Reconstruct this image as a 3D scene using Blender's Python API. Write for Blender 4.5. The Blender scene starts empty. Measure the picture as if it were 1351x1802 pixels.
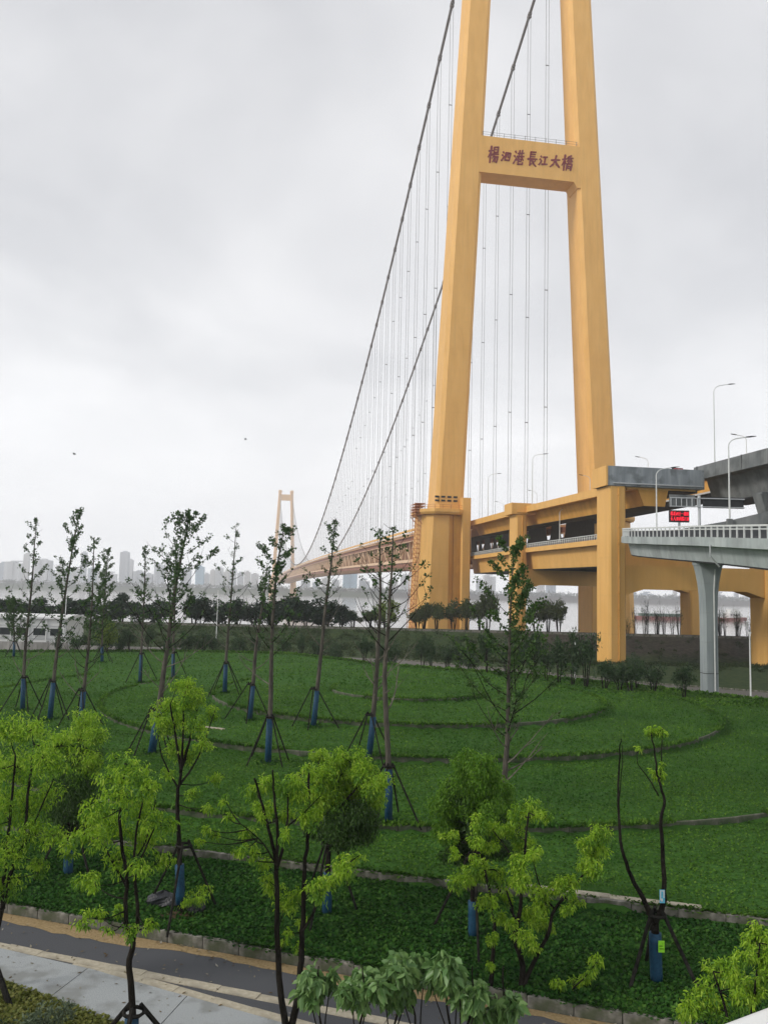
import bpy, math, random
import numpy as np
from mathutils import Vector, Matrix

# ---------------------------------------------------------------- scene, camera, sky, sun, exposure
scene = bpy.context.scene
R = math.radians
CAM = (0.0, 0.0, 9.0)
PITCH, ROLL = .0946, .0239
cd = bpy.data.cameras.new('camera')
cam = bpy.data.objects.new('camera', cd)
scene.collection.objects.link(cam)
cd.sensor_fit = 'VERTICAL'; cd.sensor_height = 24.0; cd.lens = 24.0 * 1434.94 / 1802.0
cd.clip_start = .05; cd.clip_end = 9000
_fw = Vector((0, math.cos(PITCH), math.sin(PITCH))); _up = Vector((0, -math.sin(PITCH), math.cos(PITCH))); _rt = Vector((1, 0, 0))
_r2 = _rt * math.cos(ROLL) + _up * math.sin(ROLL); _u2 = _up * math.cos(ROLL) - _rt * math.sin(ROLL)
cam.matrix_world = Matrix(((_r2.x, _u2.x, -_fw.x, CAM[0]), (_r2.y, _u2.y, -_fw.y, CAM[1]), (_r2.z, _u2.z, -_fw.z, CAM[2]), (0, 0, 0, 1)))
scene.camera = cam

SUN_AZ, SUN_EL = -110.0, 31.0          # azimuth from +Y (view direction), clockwise; the sun stands left and a little behind
world = bpy.data.worlds.new('World'); scene.world = world; world.use_nodes = True
wn, wl = world.node_tree.nodes, world.node_tree.links
wn.clear()
def _n(nodes, t, **kw):
    n = nodes.new(t)
    for k, v in kw.items(): setattr(n, k, v)
    return n
w_out = _n(wn, 'ShaderNodeOutputWorld')
sky = _n(wn, 'ShaderNodeTexSky', sky_type='NISHITA', sun_disc=False)
sky.sun_elevation = R(SUN_EL); sky.sun_rotation = R(SUN_AZ); sky.dust_density = 4.0
bg_sky = _n(wn, 'ShaderNodeBackground'); bg_sky.inputs['Strength'].default_value = .08
wl.new(sky.outputs[0], bg_sky.inputs['Color'])
tc = _n(wn, 'ShaderNodeTexCoord'); sx = _n(wn, 'ShaderNodeSeparateXYZ'); wl.new(tc.outputs['Generated'], sx.inputs[0])
def wmath(op, a, b=None, clamp=False):
    m = _n(wn, 'ShaderNodeMath', operation=op, use_clamp=clamp)
    for i, v in enumerate((a, b)):
        if v is None: continue
        if isinstance(v, (int, float)): m.inputs[i].default_value = v
        else: wl.new(v, m.inputs[i])
    return m.outputs[0]
zc = wmath('MAXIMUM', sx.outputs['Z'], 0.0)
den = wmath('ADD', zc, .22)
cx_ = wmath('DIVIDE', sx.outputs['X'], den); cy_ = wmath('DIVIDE', sx.outputs['Y'], den)
cmb = _n(wn, 'ShaderNodeCombineXYZ'); wl.new(cx_, cmb.inputs[0]); wl.new(cy_, cmb.inputs[1])
nz = _n(wn, 'ShaderNodeTexNoise'); nz.inputs['Scale'].default_value = 1.15; nz.inputs['Detail'].default_value = 5.0
nz.inputs['Roughness'].default_value = .5; nz.inputs['Distortion'].default_value = .35
wl.new(cmb.outputs[0], nz.inputs['Vector'])
cr = _n(wn, 'ShaderNodeValToRGB'); wl.new(nz.outputs['Fac'], cr.inputs[0])
cr.color_ramp.elements[0].position = .40; cr.color_ramp.elements[0].color = (.47, .476, .498, 1)
cr.color_ramp.elements[1].position = .62; cr.color_ramp.elements[1].color = (.665, .665, .678, 1)
hor = wmath('POWER', wmath('SUBTRACT', 1.0, zc), 4.0)
mixh = _n(wn, 'ShaderNodeMixRGB'); wl.new(wmath('MULTIPLY', hor, .92), mixh.inputs[0]); wl.new(cr.outputs[0], mixh.inputs[1])
mixh.inputs[2].default_value = (1.10, 1.11, 1.12, 1)
bg_cl = _n(wn, 'ShaderNodeBackground'); bg_cl.inputs['Strength'].default_value = 1.0
wl.new(mixh.outputs[0], bg_cl.inputs['Color'])
mixw = _n(wn, 'ShaderNodeMixShader'); mixw.inputs[0].default_value = .93
wl.new(bg_sky.outputs[0], mixw.inputs[1]); wl.new(bg_cl.outputs[0], mixw.inputs[2]); wl.new(mixw.outputs[0], w_out.inputs['Surface'])

sl = bpy.data.lights.new('sun', 'SUN'); sl.energy = 1.5; sl.angle = R(12); sl.color = (1.0, .95, .88)
so_ = bpy.data.objects.new('sun', sl); scene.collection.objects.link(so_)
_d = Vector((math.sin(R(SUN_AZ)) * math.cos(R(SUN_EL)), math.cos(R(SUN_AZ)) * math.cos(R(SUN_EL)), math.sin(R(SUN_EL))))
so_.rotation_euler = _d.to_track_quat('Z', 'Y').to_euler()
so_.location = (-60, -20, 120)
vs = scene.view_settings
vs.view_transform = 'Standard'; vs.look = 'None'; vs.gamma = 1; vs.exposure = 0.45; vs.use_curve_mapping = False
scene.render.engine = 'CYCLES'
cy = scene.cycles
cy.use_denoising = True; cy.max_bounces = 6; cy.diffuse_bounces = 3; cy.glossy_bounces = 3; cy.transmission_bounces = 3
cy.volume_bounces = 2; cy.transparent_max_bounces = 8; cy.caustics_reflective = False; cy.caustics_refractive = False
cy.sample_clamp_direct = 4.0; cy.sample_clamp_indirect = 2.0

# ---------------------------------------------------------------- helpers
COL = scene.collection
ORG = {}
def put(o, name, label=None, cat=None, group=None, kind=None):
    if label: o['label'] = label
    if cat: o['category'] = cat
    if group: o['group'] = group
    if kind: o['kind'] = kind
    return o
def thing(name, label, cat, loc, rotz=0.0, group=None, org=None):
    o = bpy.data.objects.new(name, None); COL.objects.link(o)
    o.empty_display_size = .5
    o.location = loc; o.rotation_euler = (0, 0, rotz)
    ORG[o.name] = Vector(org if org is not None else loc)
    return put(o, name, label, cat, group)
TH = .1598; BX, BY = 39.23, 230.15
def br(s, o, z):
    return (BX - s * math.sin(TH) + o * math.cos(TH), BY + s * math.cos(TH) + o * math.sin(TH), z)
def thing_b(name, label, cat, o, s, z, group=None):     # a thing in the bridge's own frame: x across, y along the span
    return thing(name, label, cat, br(s, o, z), TH, group, org=(o, s, z))
def root_of(o):
    while o.parent: o = o.parent
    return o
def link_mesh(name, me, mat, parent=None, smooth=False, kind=None, label=None, cat=None, group=None):
    if mat is not None: me.materials.append(mat)
    o = bpy.data.objects.new(name, me); COL.objects.link(o)
    if parent: o.parent = parent
    if smooth: me.polygons.foreach_set('use_smooth', [True] * len(me.polygons))
    return put(o, name, label, cat, group, kind)
class MB:
    def __init__(s): s.v = []; s.f = []
    def box(s, x0, x1, y0, y1, z0, z1):
        n = len(s.v)
        s.v += [(x0, y0, z0), (x1, y0, z0), (x1, y1, z0), (x0, y1, z0), (x0, y0, z1), (x1, y0, z1), (x1, y1, z1), (x0, y1, z1)]
        s.f += [tuple(n + i for i in q) for q in ((0, 3, 2, 1), (4, 5, 6, 7), (0, 1, 5, 4), (1, 2, 6, 5), (2, 3, 7, 6), (3, 0, 4, 7))]
        return s
    def loft(s, rings, cap=True, closed=True):
        n0 = len(s.v); k = len(rings[0])
        for r in rings: s.v += [tuple(p) for p in r]
        m = k if closed else k - 1
        for i in range(len(rings) - 1):
            for j in range(m):
                a = n0 + i * k + j; b = n0 + i * k + (j + 1) % k
                s.f.append((a, b, b + k, a + k))
        if cap:
            s.f.append(tuple(n0 + j for j in reversed(range(k))))
            s.f.append(tuple(n0 + (len(rings) - 1) * k + j for j in range(k)))
        return s
    def tube(s, pts, radii, n=6, cap=True):
        pts = [Vector(p) for p in pts]
        if isinstance(radii, (int, float)): radii = [radii] * len(pts)
        rings = []; ref = None
        for i, p in enumerate(pts):
            t = (pts[min(i + 1, len(pts) - 1)] - pts[max(i - 1, 0)])
            if t.length < 1e-6: t = Vector((0, 0, 1))
            t.normalize()
            if ref is None: ref = Vector((1, 0, 0)) if abs(t.x) < .8 else Vector((0, 1, 0))
            a = (ref - t * ref.dot(t)).normalized(); b = t.cross(a); ref = a
            rings.append([p + (a * math.cos(6.28318 * j / n) + b * math.sin(6.28318 * j / n)) * radii[i] for j in range(n)])
        return s.loft(rings, cap)
    def bar(s, p, q, w, h=None):           # square bar between two points
        return s.tube([p, q], [w * .7071] * 2, 4)
    def prism(s, poly, axis, a, b):        # poly in the plane across axis ('x','y','z'), extruded a..b
        def P(u, v, w): return {'x': (w, u, v), 'y': (u, w, v), 'z': (u, v, w)}[axis]
        return s.loft([[P(u, v, a) for u, v in poly], [P(u, v, b) for u, v in poly]])
    def quad(s, *p):
        n = len(s.v); s.v += [tuple(q) for q in p]; s.f.append(tuple(range(n, n + len(p)))); return s
    def build(s, name, mat, parent=None, smooth=False, kind=None, label=None, cat=None, group=None, fix=True):
        me = bpy.data.meshes.new(name)
        o = ORG.get(root_of(parent).name, Vector((0, 0, 0))) if parent else Vector((0, 0, 0))
        me.from_pydata([(x - o.x, y - o.y, z - o.z) for x, y, z in s.v], [], s.f)
        if fix:
            import bmesh
            bm = bmesh.new(); bm.from_mesh(me); bmesh.ops.recalc_face_normals(bm, faces=bm.faces); bm.to_mesh(me); bm.free()
        me.update()
        return link_mesh(name, me, mat, parent, smooth, kind, label, cat, group)
def np_mesh(name, V, Q):
    me = bpy.data.meshes.new(name); V = np.asarray(V, np.float32); Q = np.asarray(Q, np.int32); k = Q.shape[1]
    me.vertices.add(len(V)); me.vertices.foreach_set('co', V.ravel())
    me.loops.add(Q.size); me.loops.foreach_set('vertex_index', Q.ravel())
    me.polygons.add(len(Q)); me.polygons.foreach_set('loop_start', np.arange(0, Q.size, k, dtype=np.int32))
    me.polygons.foreach_set('loop_total', np.full(len(Q), k, np.int32))
    me.update(calc_edges=True); return me
def copy_obj(o, name=None, parent=None):
    c = o.copy(); COL.objects.link(c); c.parent = parent
    return c
def copy_tree(o, parent=None):
    c = o.copy(); COL.objects.link(c); c.parent = parent
    for ch in list(o.children): copy_tree(ch, c)
    return c

# ---------------------------------------------------------------- materials
def new_mat(name):
    m = bpy.data.materials.new(name); m.use_nodes = True
    n, l = m.node_tree.nodes, m.node_tree.links
    return m, n, l, n['Principled BSDF']
def mottled(name, c1, c2, scale=2.0, rough=.6, detail=6.0, bump=0.0, bscale=None, metallic=0.0, stretch=None, spec=.3, lo=.35, hi=.65, c3=None, s3=.2, streak=0, seam=0):
    m, n, l, b = new_mat(name)
    t = n.new('ShaderNodeTexCoord'); mp = n.new('ShaderNodeMapping'); l.new(t.outputs['Object'], mp.inputs[0])
    if stretch: mp.inputs['Scale'].default_value = stretch
    z = n.new('ShaderNodeTexNoise'); z.inputs['Scale'].default_value = scale; z.inputs['Detail'].default_value = detail
    l.new(mp.outputs[0], z.inputs['Vector'])
    r = n.new('ShaderNodeValToRGB'); l.new(z.outputs['Fac'], r.inputs[0])
    r.color_ramp.elements[0].position = lo; r.color_ramp.elements[0].color = (*c1, 1)
    r.color_ramp.elements[1].position = hi; r.color_ramp.elements[1].color = (*c2, 1)
    out = r.outputs[0]
    if c3 is not None:
        z3 = n.new('ShaderNodeTexNoise'); z3.inputs['Scale'].default_value = s3; z3.inputs['Detail'].default_value = 4
        l.new(t.outputs['Object'], z3.inputs['Vector'])
        r3 = n.new('ShaderNodeValToRGB'); l.new(z3.outputs['Fac'], r3.inputs[0])
        r3.color_ramp.elements[0].position = .48; r3.color_ramp.elements[0].color = (0, 0, 0, 1)
        r3.color_ramp.elements[1].position = .62; r3.color_ramp.elements[1].color = (1, 1, 1, 1)
        mx = n.new('ShaderNodeMixRGB'); l.new(r3.outputs[0], mx.inputs[0]); l.new(out, mx.inputs[1]); mx.inputs[2].default_value = (*c3, 1)
        out = mx.outputs[0]
    if streak:      # rain streaks running down the face
        mp4 = n.new('ShaderNodeMapping'); mp4.inputs['Scale'].default_value = (1.6, 1.6, .07); l.new(t.outputs['Object'], mp4.inputs[0])
        z4 = n.new('ShaderNodeTexNoise'); z4.inputs['Scale'].default_value = 1.0; z4.inputs['Detail'].default_value = 7; z4.inputs['Roughness'].default_value = .65; l.new(mp4.outputs[0], z4.inputs['Vector'])
        r4 = n.new('ShaderNodeValToRGB'); l.new(z4.outputs['Fac'], r4.inputs[0])
        r4.color_ramp.elements[0].position = .50; r4.color_ramp.elements[0].color = (1, 1, 1, 1)
        r4.color_ramp.elements[1].position = .78; r4.color_ramp.elements[1].color = (1 - streak, 1 - streak, 1 - streak, 1)
        m4 = n.new('ShaderNodeMixRGB'); m4.blend_type = 'MULTIPLY'; m4.inputs[0].default_value = 1; l.new(out, m4.inputs[1]); l.new(r4.outputs[0], m4.inputs[2]); out = m4.outputs[0]
    if seam:        # pour joints at a fixed height spacing
        s5 = n.new('ShaderNodeSeparateXYZ'); l.new(t.outputs['Object'], s5.inputs[0])
        d5 = n.new('ShaderNodeMath'); d5.operation = 'DIVIDE'; l.new(s5.outputs['Z'], d5.inputs[0]); d5.inputs[1].default_value = seam
        f5 = n.new('ShaderNodeMath'); f5.operation = 'FRACT'; l.new(d5.outputs[0], f5.inputs[0])
        g5 = n.new('ShaderNodeMath'); g5.operation = 'LESS_THAN'; l.new(f5.outputs[0], g5.inputs[0]); g5.inputs[1].default_value = .12 / seam
        h5 = n.new('ShaderNodeMath'); h5.operation = 'MULTIPLY'; l.new(g5.outputs[0], h5.inputs[0]); h5.inputs[1].default_value = .07
        m5 = n.new('ShaderNodeMixRGB'); l.new(h5.outputs[0], m5.inputs[0]); l.new(out, m5.inputs[1]); m5.inputs[2].default_value = (.12, .08, .04, 1); out = m5.outputs[0]
    l.new(out, b.inputs['Base Color'])
    b.inputs['Roughness'].default_value = rough; b.inputs['Metallic'].default_value = metallic
    b.inputs['Specular IOR Level'].default_value = spec
    if bump:
        z2 = n.new('ShaderNodeTexNoise'); z2.inputs['Scale'].default_value = bscale or scale * 6; z2.inputs['Detail'].default_value = 4
        l.new(t.outputs['Object'], z2.inputs['Vector'])
        bp = n.new('ShaderNodeBump'); bp.inputs['Strength'].default_value = bump; bp.inputs['Distance'].default_value = .05
        l.new(z2.outputs['Fac'], bp.inputs['Height']); l.new(bp.outputs[0], b.inputs['Normal'])
    return m
def leafy(name, cols, rough=.45, trans=.35, spec=.25, patch=0):
    m, n, l, b = new_mat(name)
    g = n.new('ShaderNodeNewGeometry'); r = n.new('ShaderNodeValToRGB'); l.new(g.outputs['Random Per Island'], r.inputs[0])
    e = r.color_ramp.elements
    e[0].color = (*cols[0], 1); e[1].color = (*cols[-1], 1)
    for i in range(1, len(cols) - 1):
        q = e.new(i / (len(cols) - 1)); q.color = (*cols[i], 1)
    if patch:
        tco = n.new('ShaderNodeTexCoord'); pn = n.new('ShaderNodeTexNoise'); pn.inputs['Scale'].default_value = patch; pn.inputs['Detail'].default_value = 6; pn.inputs['Roughness'].default_value = .65
        l.new(tco.outputs['Object'], pn.inputs['Vector']); pr = n.new('ShaderNodeValToRGB'); l.new(pn.outputs['Fac'], pr.inputs[0])
        pr.color_ramp.elements[0].position = .33; pr.color_ramp.elements[0].color = (.58, .66, .70, 1)
        pr.color_ramp.elements[1].position = .68; pr.color_ramp.elements[1].color = (1.5, 1.25, 1.05, 1)
        pmx = n.new('ShaderNodeMixRGB'); pmx.blend_type = 'MULTIPLY'; pmx.inputs[0].default_value = 1.0
        l.new(r.outputs[0], pmx.inputs[1]); l.new(pr.outputs[0], pmx.inputs[2]); r = pmx
    l.new(r.outputs[0], b.inputs['Base Color']); b.inputs['Roughness'].default_value = rough; b.inputs['Specular IOR Level'].default_value = spec
    t = n.new('ShaderNodeBsdfTranslucent'); l.new(r.outputs[0], t.inputs['Color'])
    mx = n.new('ShaderNodeMixShader'); mx.inputs[0].default_value = trans
    l.new(b.outputs[0], mx.inputs[1]); l.new(t.outputs[0], mx.inputs[2])
    l.new(mx.outputs[0], n['Material Output'].inputs['Surface'])
    return m
def glow(name, c, s):
    m, n, l, b = new_mat(name)
    b.inputs['Base Color'].default_value = (.02, .02, .02, 1); b.inputs['Emission Color'].default_value = (*c, 1); b.inputs['Emission Strength'].default_value = s
    return m
M = {}
M['yellow'] = mottled('yellow_bridge_paint', (.69, .385, .108), (.745, .43, .13), .5, .55, 8, .05, 3, stretch=(1, 1, .3), spec=.25, streak=.13, seam=6.0)
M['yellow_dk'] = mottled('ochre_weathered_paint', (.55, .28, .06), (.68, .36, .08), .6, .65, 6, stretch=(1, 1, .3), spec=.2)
M['truss'] = mottled('truss_paint', (.56, .30, .13), (.66, .37, .17), .3, .55, 5, spec=.3)
M['truss_pale'] = mottled('pale_truss_paint', (.62, .42, .26), (.70, .50, .33), .4, .55, 4)
M['truss_red'] = mottled('red_brown_truss_paint', (.22, .085, .05), (.28, .11, .06), .4, .6, 4)
M['truss_in'] = mottled('brown_interior_shade', (.20, .095, .05), (.26, .13, .065), .4, .7, 4)  # brown that stands for shade inside the truss
M['soffit'] = mottled('soffit_shade', (.022, .023, .025), (.04, .04, .042), .6, .9, 6, spec=.1)  # near-black colour that paints the shade under the girders
M['scaffold'] = mottled('rust_orange_steel', (.42, .16, .06), (.52, .24, .10), 2, .7, 4)
M['letters'] = mottled('dark_red_letter', (.16, .015, .02), (.20, .02, .025), 2, .5, 2)
M['cable'] = mottled('grey_cable_wrap', (.15, .14, .14), (.20, .185, .18), .8, .6, 4)
M['hanger'] = mottled('pale_grey_rope', (.13, .135, .14), (.17, .175, .18), 1, .5, 2)
M['steel'] = mottled('galvanised_steel', (.42, .44, .45), (.52, .54, .55), 3, .45, 4, metallic=.3, spec=.5)
M['rail_w'] = mottled('pale_rail_paint', (.55, .57, .56), (.64, .66, .65), 3, .5, 4)
M['conc'] = mottled('pale_grey_concrete', (.33, .37, .37), (.42, .46, .455), .7, .8, 10, .15, 12, stretch=(1, 1, .4), c3=(.30, .33, .33), s3=.35, streak=.3)
M['conc_dk'] = mottled('dark_grey_concrete', (.12, .132, .136), (.19, .20, .20), .6, .85, 10, .15, 10, stretch=(1, 1, .3), c3=(.10, .11, .11), s3=.4, streak=.3)
M['conc_pier'] = mottled('grey_pier_concrete', (.24, .275, .285), (.31, .345, .35), .9, .85, 9, .15, 10, stretch=(1, 1, .35), streak=.28, seam=2.5)
M['conc_cap0'] = mottled('joint_mortar', (.08, .085, .085), (.12, .125, .125), 3, .9, 4)
M['dark'] = mottled('dark_steel', (.014, .016, .018), (.026, .028, .03), 1, .7, 3)
M['kerb'] = mottled('kerb_stone', (.10, .097, .085), (.26, .245, .215), 5, .9, 9, .3, 30, c3=(.075, .085, .05), s3=1.6)
M['kerb_old'] = mottled('mossy_edging_stone', (.05, .058, .035), (.17, .165, .13), 2.2, .95, 9, .3, 30, c3=(.03, .06, .018), s3=.8)
M['wallc'] = mottled('stained_wall_concrete', (.22, .215, .20), (.38, .37, .35), 1.2, .9, 10, .2, 12, stretch=(1, 1, .3))
M['white'] = mottled('white_sheet_metal', (.62, .63, .62), (.72, .73, .72), .8, .5, 5)
M['whitepole'] = mottled('white_pole_paint', (.66, .67, .67), (.74, .75, .75), 2, .4, 3)
M['glass'] = mottled('dark_window_glass', (.025, .03, .035), (.04, .045, .05), 1, .12, 2, spec=.5)
M['asphalt'] = mottled('asphalt', (.055, .058, .065), (.092, .095, .104), 60, .85, 3, .25, 120)
M['asphalt2'] = mottled('worn_asphalt', (.10, .095, .085), (.15, .14, .125), 8, .9, 8, .2, 60)
M['paver'] = mottled('pale_granite_paving', (.27, .29, .30), (.39, .41, .415), 45, .8, 8, .15, 90, c3=(.235, .245, .24), s3=1.3)
M['band'] = mottled('sandy_edge_stone', (.36, .32, .24), (.48, .435, .34), 9, .9, 9, .25, 50, c3=(.30, .27, .21), s3=1.2)
M['dust'] = mottled('yellow_dust', (.24, .17, .08), (.34, .25, .13), 14, .95, 9, .2, 50)
M['lawn'] = mottled('lawn_soil_and_clover', (.028, .085, .013), (.050, .130, .019), 7, .95, 10, .6, 25, spec=.1, c3=(.034, .092, .013), s3=.35)
M['slope'] = mottled('rough_grass_slope', (.030, .050, .020), (.065, .080, .030), 1.2, .95, 10, .5, 8, spec=.1, c3=(.085, .070, .045), s3=.08)
M['earth'] = mottled('bare_brown_earth', (.050, .042, .036), (.095, .080, .066), 1.0, .95, 10, .5, 6, spec=.1, c3=(.045, .060, .024), s3=.16)
M['nearg'] = mottled('short_yellowing_grass', (.07, .095, .02), (.15, .16, .045), 9, .95, 10, .6, 40, spec=.1)
M['bark'] = mottled('grey_brown_bark', (.045, .040, .033), (.105, .092, .075), 7, .9, 8, .5, 30, stretch=(1, 1, .3))
M['bark_dk'] = mottled('dark_wet_bark', (.007, .006, .005), (.026, .022, .018), 8, .95, 8, .7, 30, stretch=(1, 1, .3), spec=.06)
M['twig'] = mottled('pale_twig_bark', (.075, .068, .055), (.20, .18, .15), 3, .9, 5, spec=.1)
M['wrap'] = mottled('blue_trunk_wrap', (.006, .04, .085), (.010, .062, .12), 14, .6, 5, .3, 40)
M['pole'] = mottled('dark_wooden_stake', (.010, .010, .009), (.028, .026, .023), 6, .95, 6, spec=.06)
M['bag'] = mottled('black_plastic_film', (.008, .009, .012), (.018, .02, .026), 6, .35, 4, .6, 18, spec=.5)
M['soil'] = mottled('brown_soil', (.05, .033, .018), (.085, .058, .032), 12, .95, 8, .5, 40)
M['leaf_gk'] = leafy('ginkgo_leaf', [(.030, .068, .028), (.050, .105, .036), (.085, .15, .045), (.038, .085, .030)], .55, .3)
M['leaf_gk2'] = leafy('ginkgo_leaf_bright', [(.035, .085, .022), (.06, .12, .03), (.085, .15, .035)], .5, .3)
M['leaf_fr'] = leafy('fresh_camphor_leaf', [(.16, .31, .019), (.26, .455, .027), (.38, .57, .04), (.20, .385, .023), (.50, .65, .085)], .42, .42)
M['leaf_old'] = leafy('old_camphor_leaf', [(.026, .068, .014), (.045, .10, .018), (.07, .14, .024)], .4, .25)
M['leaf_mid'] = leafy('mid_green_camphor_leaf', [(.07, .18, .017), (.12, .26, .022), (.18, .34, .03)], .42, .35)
M['leaf_bd'] = leafy('broad_leaf', [(.09, .19, .055), (.14, .26, .08), (.21, .34, .11), (.11, .22, .065)], .4, .32, .4)
M['leaf_sh'] = leafy('dark_shrub_leaf', [(.018, .044, .018), (.032, .068, .024), (.055, .095, .030)], .5, .2)
M['leaf_lv'] = leafy('dark_evergreen_leaf', [(.009, .026, .014), (.016, .040, .019), (.026, .056, .022)], .5, .15)
M['leaf_ol'] = leafy('olive_leaf', [(.035, .055, .018), (.06, .085, .025), (.09, .115, .03)], .5, .3)
M['leaf_gy'] = leafy('grey_green_leaf', [(.07, .10, .06), (.11, .15, .09), (.15, .19, .11)], .5, .25)
M['blade'] = leafy('clover_blade', [(.038, .110, .014), (.058, .152, .020), (.078, .188, .026), (.044, .126, .016), (.118, .232, .040)], .75, .28, .05, patch=.22)
M['blade_dk'] = leafy('dark_ground_cover_leaf', [(.016, .062, .013), (.026, .090, .017), (.038, .120, .022), (.062, .148, .030)], .75, .2, .05, patch=.5)
M['blade2'] = leafy('yellow_grass_blade', [(.10, .13, .022), (.17, .19, .04), (.22, .22, .06)], .55, .3, .2)
M['led'] = glow('red_led', (1.0, .012, .04), .95)
M['tagb'] = mottled('sky_blue_card', (.10, .42, .62), (.16, .55, .75), 30, .5, 4)
M['tagg'] = mottled('lime_card', (.22, .62, .02), (.34, .75, .05), 25, .5, 4)
M['hull'] = mottled('red_hull_paint', (.20, .05, .04), (.27, .07, .05), .1, .6, 4)
M['hatch'] = mottled('green_hatch_cover', (.07, .13, .10), (.10, .17, .13), .2, .7, 4)
for i, c in enumerate([(.50, .53, .57), (.58, .60, .62), (.42, .48, .55), (.60, .60, .60), (.34, .50, .62)]):  # facade tones lightened towards the haze so the far skyline fades
    M['bld%d' % i] = mottled('hazed_facade_%s' % ('slate', 'pale', 'blue_grey', 'cream', 'teal')[i], tuple(v * .82 for v in c), tuple(v * 1.1 for v in c), .12, .6, 3, stretch=(1, 1, .03), seam=6)
M['bird'] = mottled('dark_feather', (.03, .03, .03), (.05, .05, .05), 5, .8, 2)
M['litter'] = leafy('fallen_leaf', [(.05, .03, .015), (.12, .08, .03), (.20, .17, .10), (.30, .28, .24)], .8, .1)
M['leaf_un'] = leafy('undergrowth_leaf', [(.016, .036, .014), (.03, .055, .018), (.055, .075, .024)], .7, .2, .1, patch=.09)
M['leaf_yg'] = leafy('yellow_green_leaf', [(.09, .15, .02), (.14, .21, .028), (.20, .27, .04)], .5, .35)

# ---------------------------------------------------------------- the ground
def sstep(a, b, t):
    t = np.clip((t - a) / (b - a), 0, 1); return t * t * (3 - 2 * t)
LCX, LCY = 2.0, 60.0
RINGS = ((30.8, .28), (21.0, .33), (13.8, .33), (5.5, .26))
def yk(x): return 19.9 - .33 * x                 # roadside kerb
def ye(x): return 25.2 - .282 * x                # inner kerb of the lawn
_FX = [-70, -60, -45, -26, -12, -3.3, 2, 13, 22, 31, 60, 90]; _FY = [92, 94, 97.5, 104.5, 105, 97, 88.4, 82.5, 75, 66, 38, 14]
def yfar(x): return np.interp(x, _FX, _FY)       # back edge of the lawn
def lawn_z(x, y):
    x = np.asarray(x, float); y = np.asarray(y, float)
    r = np.hypot(x - LCX, y - LCY)
    z = .6 + .004 * np.maximum(0, 32 - r)
    for Rr, h in RINGS: z = z + h * sstep(Rr + .12, Rr - .12, r)
    low = .22 + .18 * np.maximum(0, y - yk(x)) / (ye(x) - yk(x))
    return np.where(y < ye(x), low, z)
def terr_z(x, y):
    x = np.asarray(x, float); y = np.asarray(y, float)
    wob = .25 * np.sin(x * .21 + y * .13) + .2 * np.sin(x * .083 - y * .19 + 1.3)
    z = np.interp(y, [-200, 60, 112, 126, 136, 147, 150, 157, 185, 235, 262, 320, 1960, 2005, 2040, 3000],
                     [-.06, -.06, -.45, -1.6, -2.3, 1.3, 1.75, 1.75, -3.5, -7, -12, -15, -15, -6, 2, 3])
    left = np.interp(x, [-200, -15, 18, 200], [1, 1, 0, 0])      # west of the bridge the bank is a gentler slope without the hollow
    zl = np.interp(y, [-200, 60, 112, 128, 147, 150], [-.06, -.06, -.4, .1, 1.4, 1.75])
    z = np.where(y < 150, z * (1 - left) + zl * left, z)
    w = np.interp(y, [100, 120, 175, 260], [0, .35, .35, 0])
    w = np.where((y > 145) & (y < 158), 0, w)
    z = z + wob * w
    far = yfar(x)
    inl = (y > yk(x) - .3) & (y < far + .4)
    return np.where(inl, np.minimum(z, lawn_z(x, y) - .16), z)
def grid_mesh(name, xs, ys, zf):
    X, Y = np.meshgrid(xs, ys); Z = zf(X, Y); V = np.stack([X, Y, Z], -1).reshape(-1, 3)
    nx, ny = len(xs), len(ys); i = np.arange(ny - 1)[:, None] * nx + np.arange(nx - 1)[None, :]
    Q = np.stack([i, i + 1, i + nx + 1, i + nx], -1).reshape(-1, 4)
    return np_mesh(name, V, Q)
xs = np.concatenate([np.linspace(-2300, -160, 22), np.linspace(-150, 150, 151), np.linspace(160, 2300, 22)])
ys = np.concatenate([np.linspace(-150, 10, 9), np.arange(12, 112, 2.0), np.arange(112, 200, 1.0), np.linspace(202, 330, 40), np.linspace(360, 1940, 20), np.linspace(1955, 2050, 12), np.linspace(2100, 2980, 8)])
g = link_mesh('ground', grid_mesh('ground', xs, ys, terr_z), None, None, True, 'structure')
gm, gn, gl, gb = new_mat('ground_earth_and_grass')
t = gn.new('ShaderNodeTexCoord'); sp = gn.new('ShaderNodeSeparateXYZ'); gl.new(t.outputs['Object'], sp.inputs[0])
nz1 = gn.new('ShaderNodeTexNoise'); nz1.inputs['Scale'].default_value = .35; nz1.inputs['Detail'].default_value = 8; gl.new(t.outputs['Object'], nz1.inputs['Vector'])
nz2 = gn.new('ShaderNodeTexNoise'); nz2.inputs['Scale'].default_value = 1.6; nz2.inputs['Detail'].default_value = 9; gl.new(t.outputs['Object'], nz2.inputs['Vector'])
def gmath(op, a, b, clamp=False):
    m = gn.new('ShaderNodeMath'); m.operation = op; m.use_clamp = clamp
    for i, v in enumerate((a, b)):
        if isinstance(v, (int, float)): m.inputs[i].default_value = v
        else: gl.new(v, m.inputs[i])
    return m.outputs[0]
gr = gn.new('ShaderNodeValToRGB'); gl.new(nz2.outputs['Fac'], gr.inputs[0])
gr.color_ramp.elements[0].position = .35; gr.color_ramp.elements[0].color = (.022, .045, .016, 1)
gr.color_ramp.elements[1].position = .68; gr.color_ramp.elements[1].color = (.055, .075, .026, 1)
er = gn.new('ShaderNodeValToRGB'); gl.new(nz2.outputs['Fac'], er.inputs[0])
er.color_ramp.elements[0].position = .35; er.color_ramp.elements[0].color = (.036, .032, .026, 1)
er.color_ramp.elements[1].position = .68; er.color_ramp.elements[1].color = (.07, .060, .048, 1)
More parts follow.
